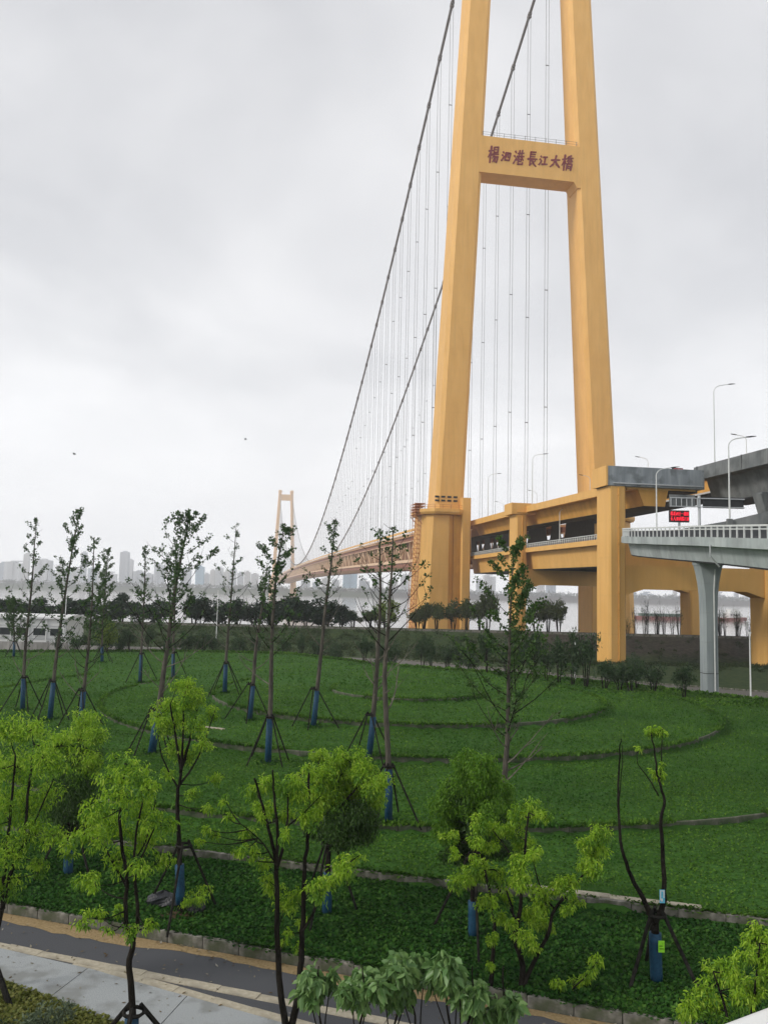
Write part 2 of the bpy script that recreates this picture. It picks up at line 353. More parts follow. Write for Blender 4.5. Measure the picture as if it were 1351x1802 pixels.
# bare earth on the upper bank east of the bridge axis, rough grass elsewhere
fx = gmath('MULTIPLY', gmath('ADD', sp.outputs['X'], -14.0), .06, True)
fy = gmath('MULTIPLY', gmath('ADD', sp.outputs['Y'], -137.0), .22, True)
fe = gmath('MULTIPLY', gmath('MULTIPLY', fx, fy, True), gmath('MULTIPLY', gmath('ADD', nz1.outputs['Fac'], .22), 1.45), True)
gmx = gn.new('ShaderNodeMixRGB'); gl.new(fe, gmx.inputs[0]); gl.new(gr.outputs[0], gmx.inputs[1]); gl.new(er.outputs[0], gmx.inputs[2])
gl.new(gmx.outputs[0], gb.inputs['Base Color']); gb.inputs['Roughness'].default_value = .95; gb.inputs['Specular IOR Level'].default_value = .1
bp = gn.new('ShaderNodeBump'); bp.inputs['Strength'].default_value = .6; bp.inputs['Distance'].default_value = .15
gl.new(nz2.outputs['Fac'], bp.inputs['Height']); gl.new(bp.outputs[0], gb.inputs['Normal'])
g.data.materials.append(gm)

wm, wnn, wll, wb = new_mat('river_water')
wb.inputs['Base Color'].default_value = (.34, .32, .29, 1); wb.inputs['Roughness'].default_value = .12; wb.inputs['IOR'].default_value = 1.33
wt = wnn.new('ShaderNodeTexCoord'); wz = wnn.new('ShaderNodeTexNoise'); wz.inputs['Scale'].default_value = .35; wz.inputs['Detail'].default_value = 6
wll.new(wt.outputs['Object'], wz.inputs['Vector'])
wbp = wnn.new('ShaderNodeBump'); wbp.inputs['Strength'].default_value = .25; wbp.inputs['Distance'].default_value = .3
wll.new(wz.outputs['Fac'], wbp.inputs['Height']); wll.new(wbp.outputs[0], wb.inputs['Normal'])
MB().quad((-2290, 225, -11), (2290, 225, -11), (2290, 2020, -11), (-2290, 2020, -11)).build('river', wm, kind='structure')

# lawn sheet with its low round terraces (polar part follows the steps exactly)
lx = np.arange(-62, 50.01, .4); ly = np.arange(0, 1.0001, 1 / 210.)
X = np.repeat(lx[None, :], len(ly), 0); Y0 = yk(lx) + .12; Y1 = np.maximum(yfar(lx), Y0 + 1)
Y = Y0[None, :] + (Y1 - Y0)[None, :] * ly[:, None]
rngl = np.random.default_rng(3)
Z = lawn_z(X, Y) + .012 * rngl.standard_normal(X.shape)
nx, ny = len(lx), len(ly); ii = np.arange(ny - 1)[:, None] * nx + np.arange(nx - 1)[None, :]
link_mesh('lawn', np_mesh('lawn', np.stack([X, Y, Z], -1).reshape(-1, 3), np.stack([ii, ii + 1, ii + nx + 1, ii + nx], -1).reshape(-1, 4)), M['lawn'], None, True, 'structure')

# leaf carpet: clover-like blades too many to count
def blades(n, x0, x1, yfun, rng, size, zf):
    x = rng.uniform(x0, x1, n); a, b = yfun(x); y = a + (b - a) * rng.random(n)
    z = zf(x, y)
    L = size * rng.uniform(.6, 1.4, n); ang = rng.uniform(0, 6.283, n); el = rng.uniform(.25, 1.2, n)
    d = np.stack([np.cos(ang) * np.cos(el), np.sin(ang) * np.cos(el), np.sin(el)], -1)
    sd = np.stack([-np.sin(ang), np.cos(ang), np.zeros(n)], -1)
    p = np.stack([x, y, z + .0], -1); w = (L * .36)[:, None]
    up = np.array([0, 0, 1.0])
    V = np.stack([p, p + d * (L * .55)[:, None] + sd * w, p + d * L[:, None] + up * -.02, p + d * (L * .55)[:, None] - sd * w], 1)
    return V.reshape(-1, 3)
rg = np.random.default_rng(11)
Vd = blades(110000, -17, 21, lambda x: (yk(x) - .02, ye(x) - .06), rg, .105, lawn_z)
link_mesh('verge_cover', np_mesh('verge_cover', Vd, np.arange(len(Vd)).reshape(-1, 4)), M['blade_dk'], None, False, 'stuff', 'dark leafy ground cover between roadside kerb and inner kerb', 'ground cover')
parts = [blades(120000, -20, 24, lambda x: (ye(x) - .02, np.full_like(x, 41.0)), rg, .088, lawn_z),
         blades(110000, -34, 32, lambda x: (np.full_like(x, 41.0), np.minimum(62, yfar(x))), rg, .10, lawn_z),
         blades(52000, -50, 34, lambda x: (np.minimum(62, yfar(x) - .5), yfar(x)), rg, .15, lawn_z),
         blades(9000, -50, 34, lambda x: (yfar(x) - 1.0, yfar(x) + .3), rg, .3, lawn_z)]
# taller fringe of growth hanging over the terrace kerbs
for Rr, hh in RINGS:
    n = int(Rr * 420); a = rg.uniform(-3.6, .5, n); rr = Rr + rg.normal(.0, .085, n)
    x = LCX + rr * np.cos(a); y = LCY + rr * np.sin(a); ok = (y > ye(x) + .3) & (y < yfar(x)); x, y = x[ok], y[ok]
    patch = np.sin(a[ok] * Rr * .55) + np.sin(a[ok] * Rr * .23 + 1) > -1.25; x, y = x[patch], y[patch]
    L = rg.uniform(.10, .26, len(x)); ang = rg.uniform(0, 6.283, len(x)); el = rg.uniform(.5, 1.4, len(x))
    d = np.stack([np.cos(ang) * np.cos(el), np.sin(ang) * np.cos(el), np.sin(el)], -1); sd = np.stack([-np.sin(ang), np.cos(ang), 0 * ang], -1)
    p = np.stack([x, y, lawn_z(LCX + (x - LCX) * .985, LCY + (y - LCY) * .985) - .05], -1)
    parts.append(np.stack([p, p + d * (L * .5)[:, None] + sd * (L * .3)[:, None], p + d * L[:, None], p + d * (L * .5)[:, None] - sd * (L * .3)[:, None]], 1).reshape(-1, 3))
V = np.concatenate(parts); Q = np.arange(len(V)).reshape(-1, 4)
link_mesh('clover_carpet', np_mesh('clover_carpet', V, Q), M['blade'], None, False, 'stuff', 'short green clover carpet covering the round terraced lawn', 'ground cover')

# growth spilling over the two long kerbs
for fn, zz, nm, mt, lab in ((yk, .24, 'kerb_fringe', 'blade_dk', 'leafy growth spilling over the roadside kerb'), (ye, .62, 'inner_kerb_fringe', 'blade', 'grass fringe hanging over the inner lawn kerb')):
    n = 9000; x = rg.uniform(-17, 19, n); y = fn(x) + rg.normal(.07, .06, n)
    keep = (np.sin(x * 1.7) + np.sin(x * .61 + 2) + np.sin(x * 4.3 + 1) * .6 + rg.normal(0, .5, n)) > -.3; x, y = x[keep], y[keep]; n = len(x)
    L = rg.uniform(.06, .17, n); ang = rg.normal(-1.57, .9, n); el = rg.uniform(-.5, .9, n)
    d = np.stack([np.cos(ang) * np.cos(el), np.sin(ang) * np.cos(el), np.sin(el)], -1); sd = np.stack([-np.sin(ang), np.cos(ang), 0 * ang], -1)
    p = np.stack([x, y, np.full(n, zz + .01)], -1)
    V = np.stack([p, p + d * (L * .5)[:, None] + sd * (L * .32)[:, None], p + d * L[:, None], p + d * (L * .5)[:, None] - sd * (L * .32)[:, None]], 1).reshape(-1, 3)
    link_mesh(nm, np_mesh(nm, V, np.arange(len(V)).reshape(-1, 4)), M[mt], None, False, 'stuff', lab, 'ground cover')

# kerbs: every stone its own piece
def stone_mesh(L, w, h, name='kerb_stone', bev=.018, gap=.008):
    m = MB(); a, b = L / 2 - gap, w / 2
    m.loft([[(-a, -b, -h), (a, -b, -h), (a, b, -h), (-a, b, -h)], [(-a, -b, -bev), (a, -b, -bev), (a, b, -bev), (-a, b, -bev)],
            [(-a + bev, -b + bev, 0), (a - bev, -b + bev, 0), (a - bev, b - bev, 0), (-a + bev, b - bev, 0)]])
    me = bpy.data.meshes.new(name); me.from_pydata(m.v, [], m.f)
    import bmesh
    bm = bmesh.new(); bm.from_mesh(me); bmesh.ops.recalc_face_normals(bm, faces=bm.faces); bm.to_mesh(me); bm.free()
    return me
def holder(name):
    o = bpy.data.objects.new(name, None); COL.objects.link(o); o['kind'] = 'structure'; return o
rk = random.Random(4)
def lay(holder_o, me, x, y, z, ang, mat_slot=None, nm='kerb_stone'):
    o = bpy.data.objects.new(nm, me); COL.objects.link(o); o.parent = holder_o
    o.location = (x, y, z + rk.uniform(-.012, .012)); o.rotation_euler = (rk.uniform(-.012, .012), rk.uniform(-.012, .012), ang + rk.uniform(-.008, .008))
kerb_me = stone_mesh(1.0, .13, .5, bev=.008); kerb_me.materials.append(M['kerb'])
ek_me = stone_mesh(1.2, .15, .4, bev=.008)
old_me = stone_mesh(1.0, .10, .4); old_me.materials.append(M['kerb_old']); ek_me.materials.append(M['kerb'])
rkb = holder('roadside_kerb'); a0 = math.atan(-.33)
for i in range(46):
    x = -19 + i * .96 * math.cos(a0) * 1.045; lay(rkb, kerb_me, x, yk(x), .25, a0)
iek = holder('inner_lawn_kerb'); a1 = math.atan(-.282)
for i in range(30):
    x = -13.2 + i * 1.2 * math.cos(a1); lay(iek, ek_me, x, ye(x), .635, a1)
tk = holder('terrace_kerb')
for Rr, hh in RINGS:
    n = int(2 * math.pi * Rr / 1.0)
    for k in range(n):
        a = 2 * math.pi * k / n; x = LCX + Rr * math.cos(a); y = LCY + Rr * math.sin(a)
        if math.sin(a) > .35 or y < ye(x) + .6 or y > yfar(x) - .5 or abs(x) > .5 * y + 4: continue
        lay(tk, old_me, x, y, float(lawn_z(LCX + (Rr - .4) * math.cos(a), LCY + (Rr - .4) * math.sin(a))) - .015, a + math.pi / 2)
# a pale bent edging stone at the east end of a terrace, two bare slabs in the grass
pad_me = stone_mesh(2.6, .30, .15); pad_me.materials.append(M['band'])
slab_me = stone_mesh(1.5, .2, .15); slab_me.materials.append(M['band'])
for x, y, a in ((-9.0, 45.2, -.45), (-14.6, 39.2, -.4)):
    lay(tk, slab_me, x, y, float(lawn_z(x, y)) + .07, a, nm='edging_slab')
for x in (5.3, 7.6): lay(iek, pad_me, x, float(ye(x)) + .26, .655, a1, nm='concrete_pad')

# road, edge bands, paving, near verge
def strip(name, f0, f1, x0, x1, z, mat, nseg=24, **kw):
    m = MB()
    for i in range(nseg):
        a = x0 + (x1 - x0) * i / nseg; b = x0 + (x1 - x0) * (i + 1) / nseg
        m.quad((a, f0(a), z), (b, f0(b), z), (b, f1(b), z), (a, f1(a), z))
    return m.build(name, mat, **kw)
yl1 = lambda x: 18.12 - .33 * x
yl2 = lambda x: 17.12 - .455 * x
yl3 = lambda x: 14.95 - .52 * x
strip('road', lambda x: min(yl1(x), yl2(x)) - 3, lambda x: yk(x) - .1, -30, 30, .0, M['asphalt'], kind='structure')
m = MB(); rd = random.Random(8); pts = [(-24 + i * .35) for i in range(140)]; wv = [.45 + .13 * math.sin(i * .3) + rd.uniform(-.07, .07) for i in range(140)]
for i in range(139):
    a, b = pts[i], pts[i + 1]
    m.quad((a, yk(a) - .11 - wv[i], .004), (b, yk(b) - .11 - wv[i + 1], .004), (b, yk(b) - .108, .004), (a, yk(a) - .108, .004))
m.build('dust_strip', M['dust'], kind='structure')
band_me = stone_mesh(.98, .27, .06, 'edge_stone', .004, .002); band_me.materials.append(M['band'])
eb = holder('road_edge_band')
for i in range(40):
    x = -16 + i * .98 * math.cos(a0); lay(eb, band_me, x, yl1(x) - .05, .016, a0, nm='edge_stone')
pb = holder('path_edge_band'); a2 = math.atan(-.455)
for i in range(22):
    x = -6.6 + i * .98 * math.cos(a2); lay(pb, band_me, x, yl2(x), .020, a2, nm='edge_stone')
pv = holder('paved_path')
edges = [-20 + 2.6 * i for i in range(12)]
for a, b in zip(edges, edges[1:]):
    top = lambda x: min(yl2(x), yl1(x) - .05) - .14
    sk = .34
    p = [(a + .012, yl3(a)), (b - .012, yl3(b)), (b - .012 + sk, top(b + sk)), (a + .012 + sk, top(a + sk))]
    mm = MB(); mm.loft([[(x, y, -.05) for x, y in p], [(x, y, .022) for x, y in p]])
    mm.build('paving_slab', M['paver'], pv)
strip('near_verge', lambda x: yl3(x) - 14, lambda x: yl3(x) - .02, -26, 14, .012, M['nearg'], kind='structure')
V = blades(26000, -9.5, -2.2, lambda x: (yl3(x) - 3.4, yl3(x) + .04), rg, .09, lambda x, y: 0 * x + .012)
link_mesh('verge_grass', np_mesh('verge_grass', V, np.arange(len(V)).reshape(-1, 4)), M['blade2'], None, False, 'stuff', 'short yellowing grass on the verge beside the paved path', 'grass')

# fallen leaves and grit on road and path, uncountable
rl = np.random.default_rng(17); n = 420; x = rl.uniform(-11, 6, n); y = yk(x) - .15 - rl.random(n) ** 2 * 3.6
ang = rl.uniform(0, 6.283, n); L = rl.uniform(.02, .06, n); d = np.stack([np.cos(ang), np.sin(ang), rl.uniform(0, .5, n)], -1) * L[:, None]; sd = np.stack([-np.sin(ang), np.cos(ang), 0 * ang], -1) * (L * .5)[:, None]
p = np.stack([x, y, np.full(n, .034)], -1); V = np.stack([p - d, p + sd, p + d, p - sd], 1).reshape(-1, 3)
link_mesh('leaf_litter', np_mesh('leaf_litter', V, np.arange(len(V)).reshape(-1, 4)), M['litter'], None, False, 'stuff', 'scattered fallen leaves and grit on road and path', 'leaf litter')

# service road behind the lawn, with its low kerb
_RX = [-70, -30, 1.5, 15.4, 27.8, 38.2, 60, 90]; _RY = [112, 118, 108, 97, 85, 79, 62, 40]
m = MB(); px = np.linspace(-62, 80, 90)
def rz(x, y): return float(terr_z(x, y)) + .06
for a, b in zip(px, px[1:]):
    for k in range(4):
        def yy(x, f): return yfar(x) + .5 + (np.interp(x, _RX, _RY) - yfar(x) - .5) * f
        q = [(a, yy(a, k / 4)), (b, yy(b, k / 4)), (b, yy(b, (k + 1) / 4)), (a, yy(a, (k + 1) / 4))]
        m.quad(*[(x, y, .02 - .0035 * max(0, y - 75)) for x, y in q])
m.build('service_road', M['asphalt2'], kind='structure')
sk_ = holder('service_road_kerb')
for x in np.arange(-12, 46, .95):
    y = float(yfar(x)) + .32; a = math.atan2(float(yfar(x + .5) - yfar(x - .5)), 1.0)
    lay(sk_, kerb_me, float(x), y, .30, a)
sk2 = holder('service_road_back_kerb')
for x in np.arange(0, 46, .95):
    y = float(np.interp(x, _RX, _RY)); a = math.atan2(float(np.interp(x + .5, _RX, _RY) - np.interp(x - .5, _RX, _RY)), 1.0)
    lay(sk2, kerb_me, float(x), y, .02 - .0035 * max(0, y - 75) + .16, a)
# crest walkway edge on the flood bank
cp = holder('bank_crest_kerb')
crest_me = stone_mesh(2.95, .5, .6, 'coping_stone'); crest_me.materials.append(M['kerb'])
for i in range(56):
    lay(cp, crest_me, -76 + i * 2.95, 149.4, 1.98, 0, nm='coping_stone')

# ---------------------------------------------------------------- the suspension bridge
SPAN = 1702.9
def zt(s): t = s / SPAN; return 25.6 * t * (1 - t)
def zc_(s): t = s / SPAN; return 228.16 - 4 * 189.12 * t * (1 - t)
def leg_c(z): return 23.59 - .0453 * (z - 9)
def octa(cx, cyy, hw, hd, ch, z):
    return [(cx - hw, cyy - hd + ch, z), (cx - hw + ch, cyy - hd, z), (cx + hw - ch, cyy - hd, z), (cx + hw, cyy - hd + ch, z),
            (cx + hw, cyy + hd - ch, z), (cx + hw - ch, cyy + hd, z), (cx - hw + ch, cyy + hd, z), (cx - hw, cyy + hd - ch, z)]
# seven brush characters, strokes on a 10 x 10 grid (x right, y up): (points, thickness)
CH = [
 [([(0, 7), (4, 7.6)], 1), ([(2, 10), (2.2, 0)], 1.2), ([(2, 6.5), (0, 3.2)], .9), ([(2.4, 6), (3.8, 4.4)], .8), ([(5, 9.6), (5, 6.4), (8.8, 6.6), (9, 9.8), (5, 9.6)], .9), ([(5, 8.1), (8.9, 8.2)], .7), ([(4.2, 5.3), (9.8, 5.6)], 1), ([(5.6, 4.8), (4.2, 2.8)], .8), ([(5, 4), (9.4, 4), (8.8, .6), (7.8, 1)], 1), ([(6.8, 4), (4.8, .6)], .8), ([(8, 4), (6.4, .8)], .8)],
 [([(.8, 8.6), (1.8, 7.6)], 1.1), ([(.3, 5.8), (1.4, 5)], 1.1), ([(.3, .8), (2, 3.2), (2.8, 4.8)], 1), ([(4, 7.8), (4, 1.4)], 1), ([(4, 7.8), (9.4, 8), (9, 1.2)], 1), ([(5.8, 7.6), (5.2, 4)], .8), ([(7.2, 7.6), (7.2, 4.4), (8.6, 4.2)], .8), ([(4, 1.6), (9, 1.4)], .9)],
 [([(.8, 9), (1.8, 8)], 1.1), ([(.2, 6), (1.4, 5.2)], 1.1), ([(.2, .8), (1.6, 3), (2.4, 4.6)], 1), ([(3.4, 7.6), (9.4, 8.2)], .9), ([(5, 9.6), (4.9, 5.8)], .9), ([(7.6, 10), (7.4, 6)], .9), ([(3, 5.6), (9.8, 6)], 1), ([(5, 5.6), (3, 3)], .9), ([(7.2, 5.8), (9.6, 3.4)], .9), ([(4.6, 4), (7.6, 4), (7.4, 2.6), (4.8, 2.6)], .8), ([(4.8, 4), (4.6, .6), (9, .8), (9, 2)], 1)],
 [([(2.6, 10), (2.4, 4.6)], 1), ([(2.6, 9.8), (8, 10)], .9), ([(2.6, 8.2), (7.4, 8.4)], .8), ([(2.6, 6.6), (7.4, 6.8)], .8), ([(.2, 4.8), (9.8, 5.2)], 1.1), ([(3, 4.6), (2.8, .6), (4.6, 1.8)], 1), ([(4.6, 4.6), (6.2, 2.2), (9.6, .2)], 1.1), ([(8, 4), (6.4, 2.6)], .8)],
 [([(1, 8.6), (2, 7.6)], 1.1), ([(.3, 5.8), (1.6, 5)], 1.1), ([(.2, .8), (1.8, 3), (2.6, 4.6)], 1), ([(4, 7.8), (8.8, 8.2)], 1), ([(6.4, 8), (6.2, 1.8)], 1), ([(3.4, 1.4), (9.6, 1.8)], 1.1)],
 [([(.6, 6), (9.4, 6.8)], 1.1), ([(5, 10), (4.4, 5.4), (2.8, 2.4), (.2, .4)], 1.1), ([(5, 6), (6.6, 3), (9.8, .6)], 1.2)],
 [([(0, 7), (4, 7.6)], 1), ([(2, 10), (2.2, 0)], 1.2), ([(2, 6.5), (0, 3.2)], .9), ([(2.4, 6), (3.8, 4.4)], .8), ([(8, 9.9), (5, 9)], .9), ([(4.4, 8), (9.8, 8.3)], .9), ([(7, 9.4), (5.8, 7), (4.4, 6)], .9), ([(7.4, 7.8), (9.8, 6)], .9), ([(6, 6.4), (8.4, 6.4), (8.3, 5.2), (6, 5.2), (6, 6.4)], .7), ([(4.8, 4.4), (4.7, .2)], .9), ([(4.8, 4.4), (9.4, 4.5), (9.2, .4), (8.2, .8)], .9), ([(6, 3), (8, 3), (8, 1.6), (6, 1.6), (6, 3)], .7)],
]
def brush(m, strokes, x0, z0, w, h, y0, dep, k=.5):
    for pts, th in strokes:
        for (a, b), (c, d) in zip(pts, pts[1:]):
            p = Vector((x0 + a / 10 * w + (b - 5) * .02 * w, z0 + b / 10 * h)); q = Vector((x0 + c / 10 * w + (d - 5) * .02 * w, z0 + d / 10 * h))
            t = q - p
            if t.length < 1e-4: continue
            t.normalize(); nrm = Vector((-t.y, t.x)); e = .35 * th * k; r0 = th * k * .62; r1 = th * k * .42
            poly = [p - t * e + nrm * r0 * .6, p + nrm * r0, q + nrm * r1, q + t * e, q - nrm * r1, p - nrm * r0, p - t * e - nrm * r0 * .6]
            y1 = y0 - dep - .004 * (len(m.v) % 37)
            m.loft([[(u.x, y0, u.y) for u in poly], [(u.x, y1, u.y) for u in poly]])
def tower(label, s0, near):
    T = thing_b('bridge_tower', label, 'bridge tower', 0, s0, -14)
    for sg in (-1, 1):
        m = MB(); rings = []
        for z in np.linspace(30.6, 231, 14):
            f = (z - 34) / 190
            rings.append(octa(sg * leg_c(z), s0, 3.95 - .35 * f, 5.7 - 2.1 * f, 1.05, z))
        lg = m.loft(rings).build('leg', M['yellow'], T)
        m = MB(); pr = []
        for z in (-14, 0, 15, 29.4):
            f = (z + 14) / 43.4; c = sg * (26.2 - .9 * f)
            pr.append(octa(c, s0, 5.45 - .7 * f, 8.2 - .6 * f, 2.6, z))
        pd = m.loft(pr).build('pedestal', M['yellow'], T)
        m = MB(); c = sg * 18.5
        m.loft([octa(c, s0 - 3.2, 1.25, 5.0, .25, -14), octa(c, s0 - 3.2, 1.25, 5.0, .25, 34.2)]); m.build('buttress', M['yellow'], T)
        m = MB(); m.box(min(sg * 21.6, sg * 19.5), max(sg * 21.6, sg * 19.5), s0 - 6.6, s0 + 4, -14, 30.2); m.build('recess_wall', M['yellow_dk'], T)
        m = MB(); c = sg * 24.2
        m.loft([octa(c, s0, 6.4, 9.0, 3.2, 29.5), octa(c, s0, 6.7, 9.4, 3.3, 30.1), octa(c, s0, 6.7, 9.4, 3.3, 30.9)])
        pl = m.build('platform', M['yellow'], T)
        if near:
            ring = octa(c, s0, 6.6, 9.3, 3.25, 30.9)
            m = MB(); cnt = 0
            for hgt in (.55, 1.1):
                m.tube([(x, y, 30.9 + hgt) for x, y, z in ring] + [(ring[0][0], ring[0][1], 30.9 + hgt)], .045, 4)
            m.build('handrail', M['scaffold'], pl)
            pm = None
            for (a, b) in zip(ring, ring[1:] + ring[:1]):
                d = Vector(b) - Vector(a); k = max(1, int(d.length / 1.7))
                for i in range(k):
                    p = Vector(a) + d * (i / k)
                    if pm is None:
                        pm = MB().box(-.05, .05, -.05, .05, -.02, 1.12).build('rail_post', M['scaffold'], pl, fix=False)
                        base_me = pm.data
                        o = ORG[T.name]; base_me.transform(Matrix.Translation(o)); pm.location = p - o
                    else:
                        q = copy_obj(pm, None, pl); q.location = p - ORG[T.name]
            for row in (0, 1):
                for k in range(4):
                    MB().box(sg * 22.5 - 4.2 + k * 1.7 + (0 if sg < 0 else 2.6), sg * 22.5 - 3.1 + k * 1.7 + (0 if sg < 0 else 2.6), s0 - 5.85, s0 - 5.4, 33.2 + row * 1.05, 33.7 + row * 1.05).build('vent_slot', M['dark'], lg)
    # top portal beam and saddle housings
    m = MB(); c = leg_c(222)
    m.prism([(-c + 2.6, 213), (-c + 4.4, 210.6) if False else (-c + 3.2, 212), (c - 3.2, 212), (c - 2.6, 213), (c - 2.6, 226), (-c + 2.6, 226)], 'y', s0 - 3.1, s0 + 3.1)
    m.build('top_beam', M['yellow'], T)
    for sg in (-1, 1):
        m = MB(); m.loft([octa(sg * 13.6, s0, 4.2, 4.6, .8, 231), octa(sg * 13.6, s0, 4.2, 4.6, .8, 233), octa(sg * 13.6, s0, 3.0, 4.0, .8, 236)]); m.build('saddle_housing', M['yellow'], T)
    if near:
        zb, ztp = 128.7, 139.7; ci = leg_c(134) - 3.5
        m = MB(); e = ci + 1.2
        m.prism([(-e, ztp), (e, ztp), (e, zb - 1.7), (ci - .1, zb - 1.7), (ci - 1.2, zb), (-e, zb)], 'y', s0 - 4.6, s0 + 1.6)
        cb = m.build('crossbeam', M['yellow'], T)
        xs_ = [-12.6, -8.6, -5.0, -.9, 2.7, 6.1, 9.6]; wd = [3.0, 2.6, 3.0, 2.9, 2.6, 2.9, 3.2]; hh = [5.0, 3.4, 4.6, 4.4, 3.4, 3.7, 4.7]
        for i, st in enumerate(CH):
            m = MB(); brush(m, st, xs_[i], 134.0 - hh[i] / 2 + .2, wd[i], hh[i], s0 - 4.6, .12, .42)
            m.build('letter', M['letters'], cb)
        m = MB()
        for hgt in (.7, 1.4): m.tube([(-ci, s0 - 4.3, ztp + hgt), (ci, s0 - 4.3, ztp + hgt)], .05, 4)
        rl = m.build('beam_railing', M['hanger'], cb)
        p0 = None
        for k in range(10):
            x = -ci + .3 + k * (2 * ci - .6) / 9
            if p0 is None: p0 = MB().box(x - .05, x + .05, s0 - 4.35, s0 - 4.25, ztp, ztp + 1.55).build('rail_post', M['hanger'], cb); x00 = x
            else: q = copy_obj(p0, None, cb); q.location.x = x - x00
        # stair scaffold up the outer corner and a works platform at its head
        m = MB(); 
        def side(z): return -(31.6 - .9 * (z + 14) / 43.4 - .7 * (z + 14) / 43.4) - .35
        for y in (s0 - 5.0, s0 - 1.6):
            for dx in (0, -1.5): m.tube([(side(z) + dx, y, z) for z in np.linspace(-6, 31, 8)], .07, 4)
        z = -6.0
        while z < 30:
            for y in (s0 - 5.0, s0 - 1.6): m.bar((side(z), y, z), (side(z) - 1.5, y, z), .07)
            for dx in (0, -1.5): m.bar((side(z) + dx, s0 - 5.0, z), (side(z) + dx, s0 - 1.6, z), .07)
            m.bar((side(z) - .7, s0 - 5.0, z), (side(z) - .7, s0 - 1.6, z + 1.1), .25)
            z += 1.25
        m.build('scaffold_stair', M['scaffold'], T, kind='stuff')
        m = MB()
        for k in range(5):
            m.box(-32.4 + .1 * k, -29.4, s0 - 6.0, s0 + 0, 29.4 + k * .75, 29.5 + k * .75)
        for x in (-32.3, -29.6):
            for y in (s0 - 5.9, s0 - 3, s0 - .1): m.bar((x, y, 28.6), (x, y, 32.6), .1)
        m.bar((-32.3, s0 - 5.9, 29.2), (-30.2, s0 - 5.9, 26.8), .14); m.bar((-32.3, s0 - .1, 29.2), (-30.2, s0 - .1, 26.8), .14)
        m.build('works_platform', M['scaffold'], T, kind='stuff')
    return T
tower('huge yellow bridge tower with dark red characters on its crossbeam', 0, True)
tower('distant pale yellow bridge tower fading into haze across the river', SPAN, False)

# main cables with their hangers
HS = [37.77 + 18 * k for k in range(-1, 91)]
ROPE = M['hanger']
for off, lab in ((-14, 'thick dark grey suspension cable on the left, nearer the photographer'), (14, 'thick dark grey suspension cable on the right, passing behind the near tower')):
    C = thing_b('main_cable', lab, 'cable', off, 0, 228)
    m = MB(); ss_ = np.concatenate([np.linspace(0, 400, 60), np.linspace(410, SPAN, 60)])
    m.tube([(off, s, zc_(s)) for s in ss_], .52, 8); m.build('cable_strand', M['cable'], C, True)
    cl_me = None
    for k, s in enumerate(HS):
        zt_, zb_ = zc_(s) - .5, 29 + zt(s)
        if zt_ - zb_ < 1.0: continue
        m = MB()
        for d in (-.5, .5): m.tube([(off + d, s, zb_), (off + d, s, zt_)], .07, 4)
        n = int((zt_ - zb_) / 45)
        for j in range(1, n + 1):
            z = zb_ + (zt_ - zb_) * j / (n + 1); m.box(off - .6, off + .6, s - .07, s + .07, z - .12, z + .12)
        h = m.build('hanger', ROPE, C)
        if k < 60:
            sl_ = math.atan2(zc_(s + 1) - zc_(s - 1), 2)
            if cl_me is None:
                mm = MB(); mm.tube([(0, -1.05, 0), (0, -.95, 0), (0, .95, 0), (0, 1.05, 0)], [.55, .72, .72, .55], 10)
                mm.box(-.62, .62, -.16, .16, -1.15, -.4)
                cl_me = bpy.data.meshes.new('cable_clamp'); cl_me.from_pydata(mm.v, [], mm.f); cl_me.materials.append(M['cable'])
            c = bpy.data.objects.new('cable_clamp', cl_me); COL.objects.link(c); c.parent = h
            c.location = Vector((off, s, zc_(s))) - ORG[C.name]; c.rotation_euler = (sl_, 0, 0)

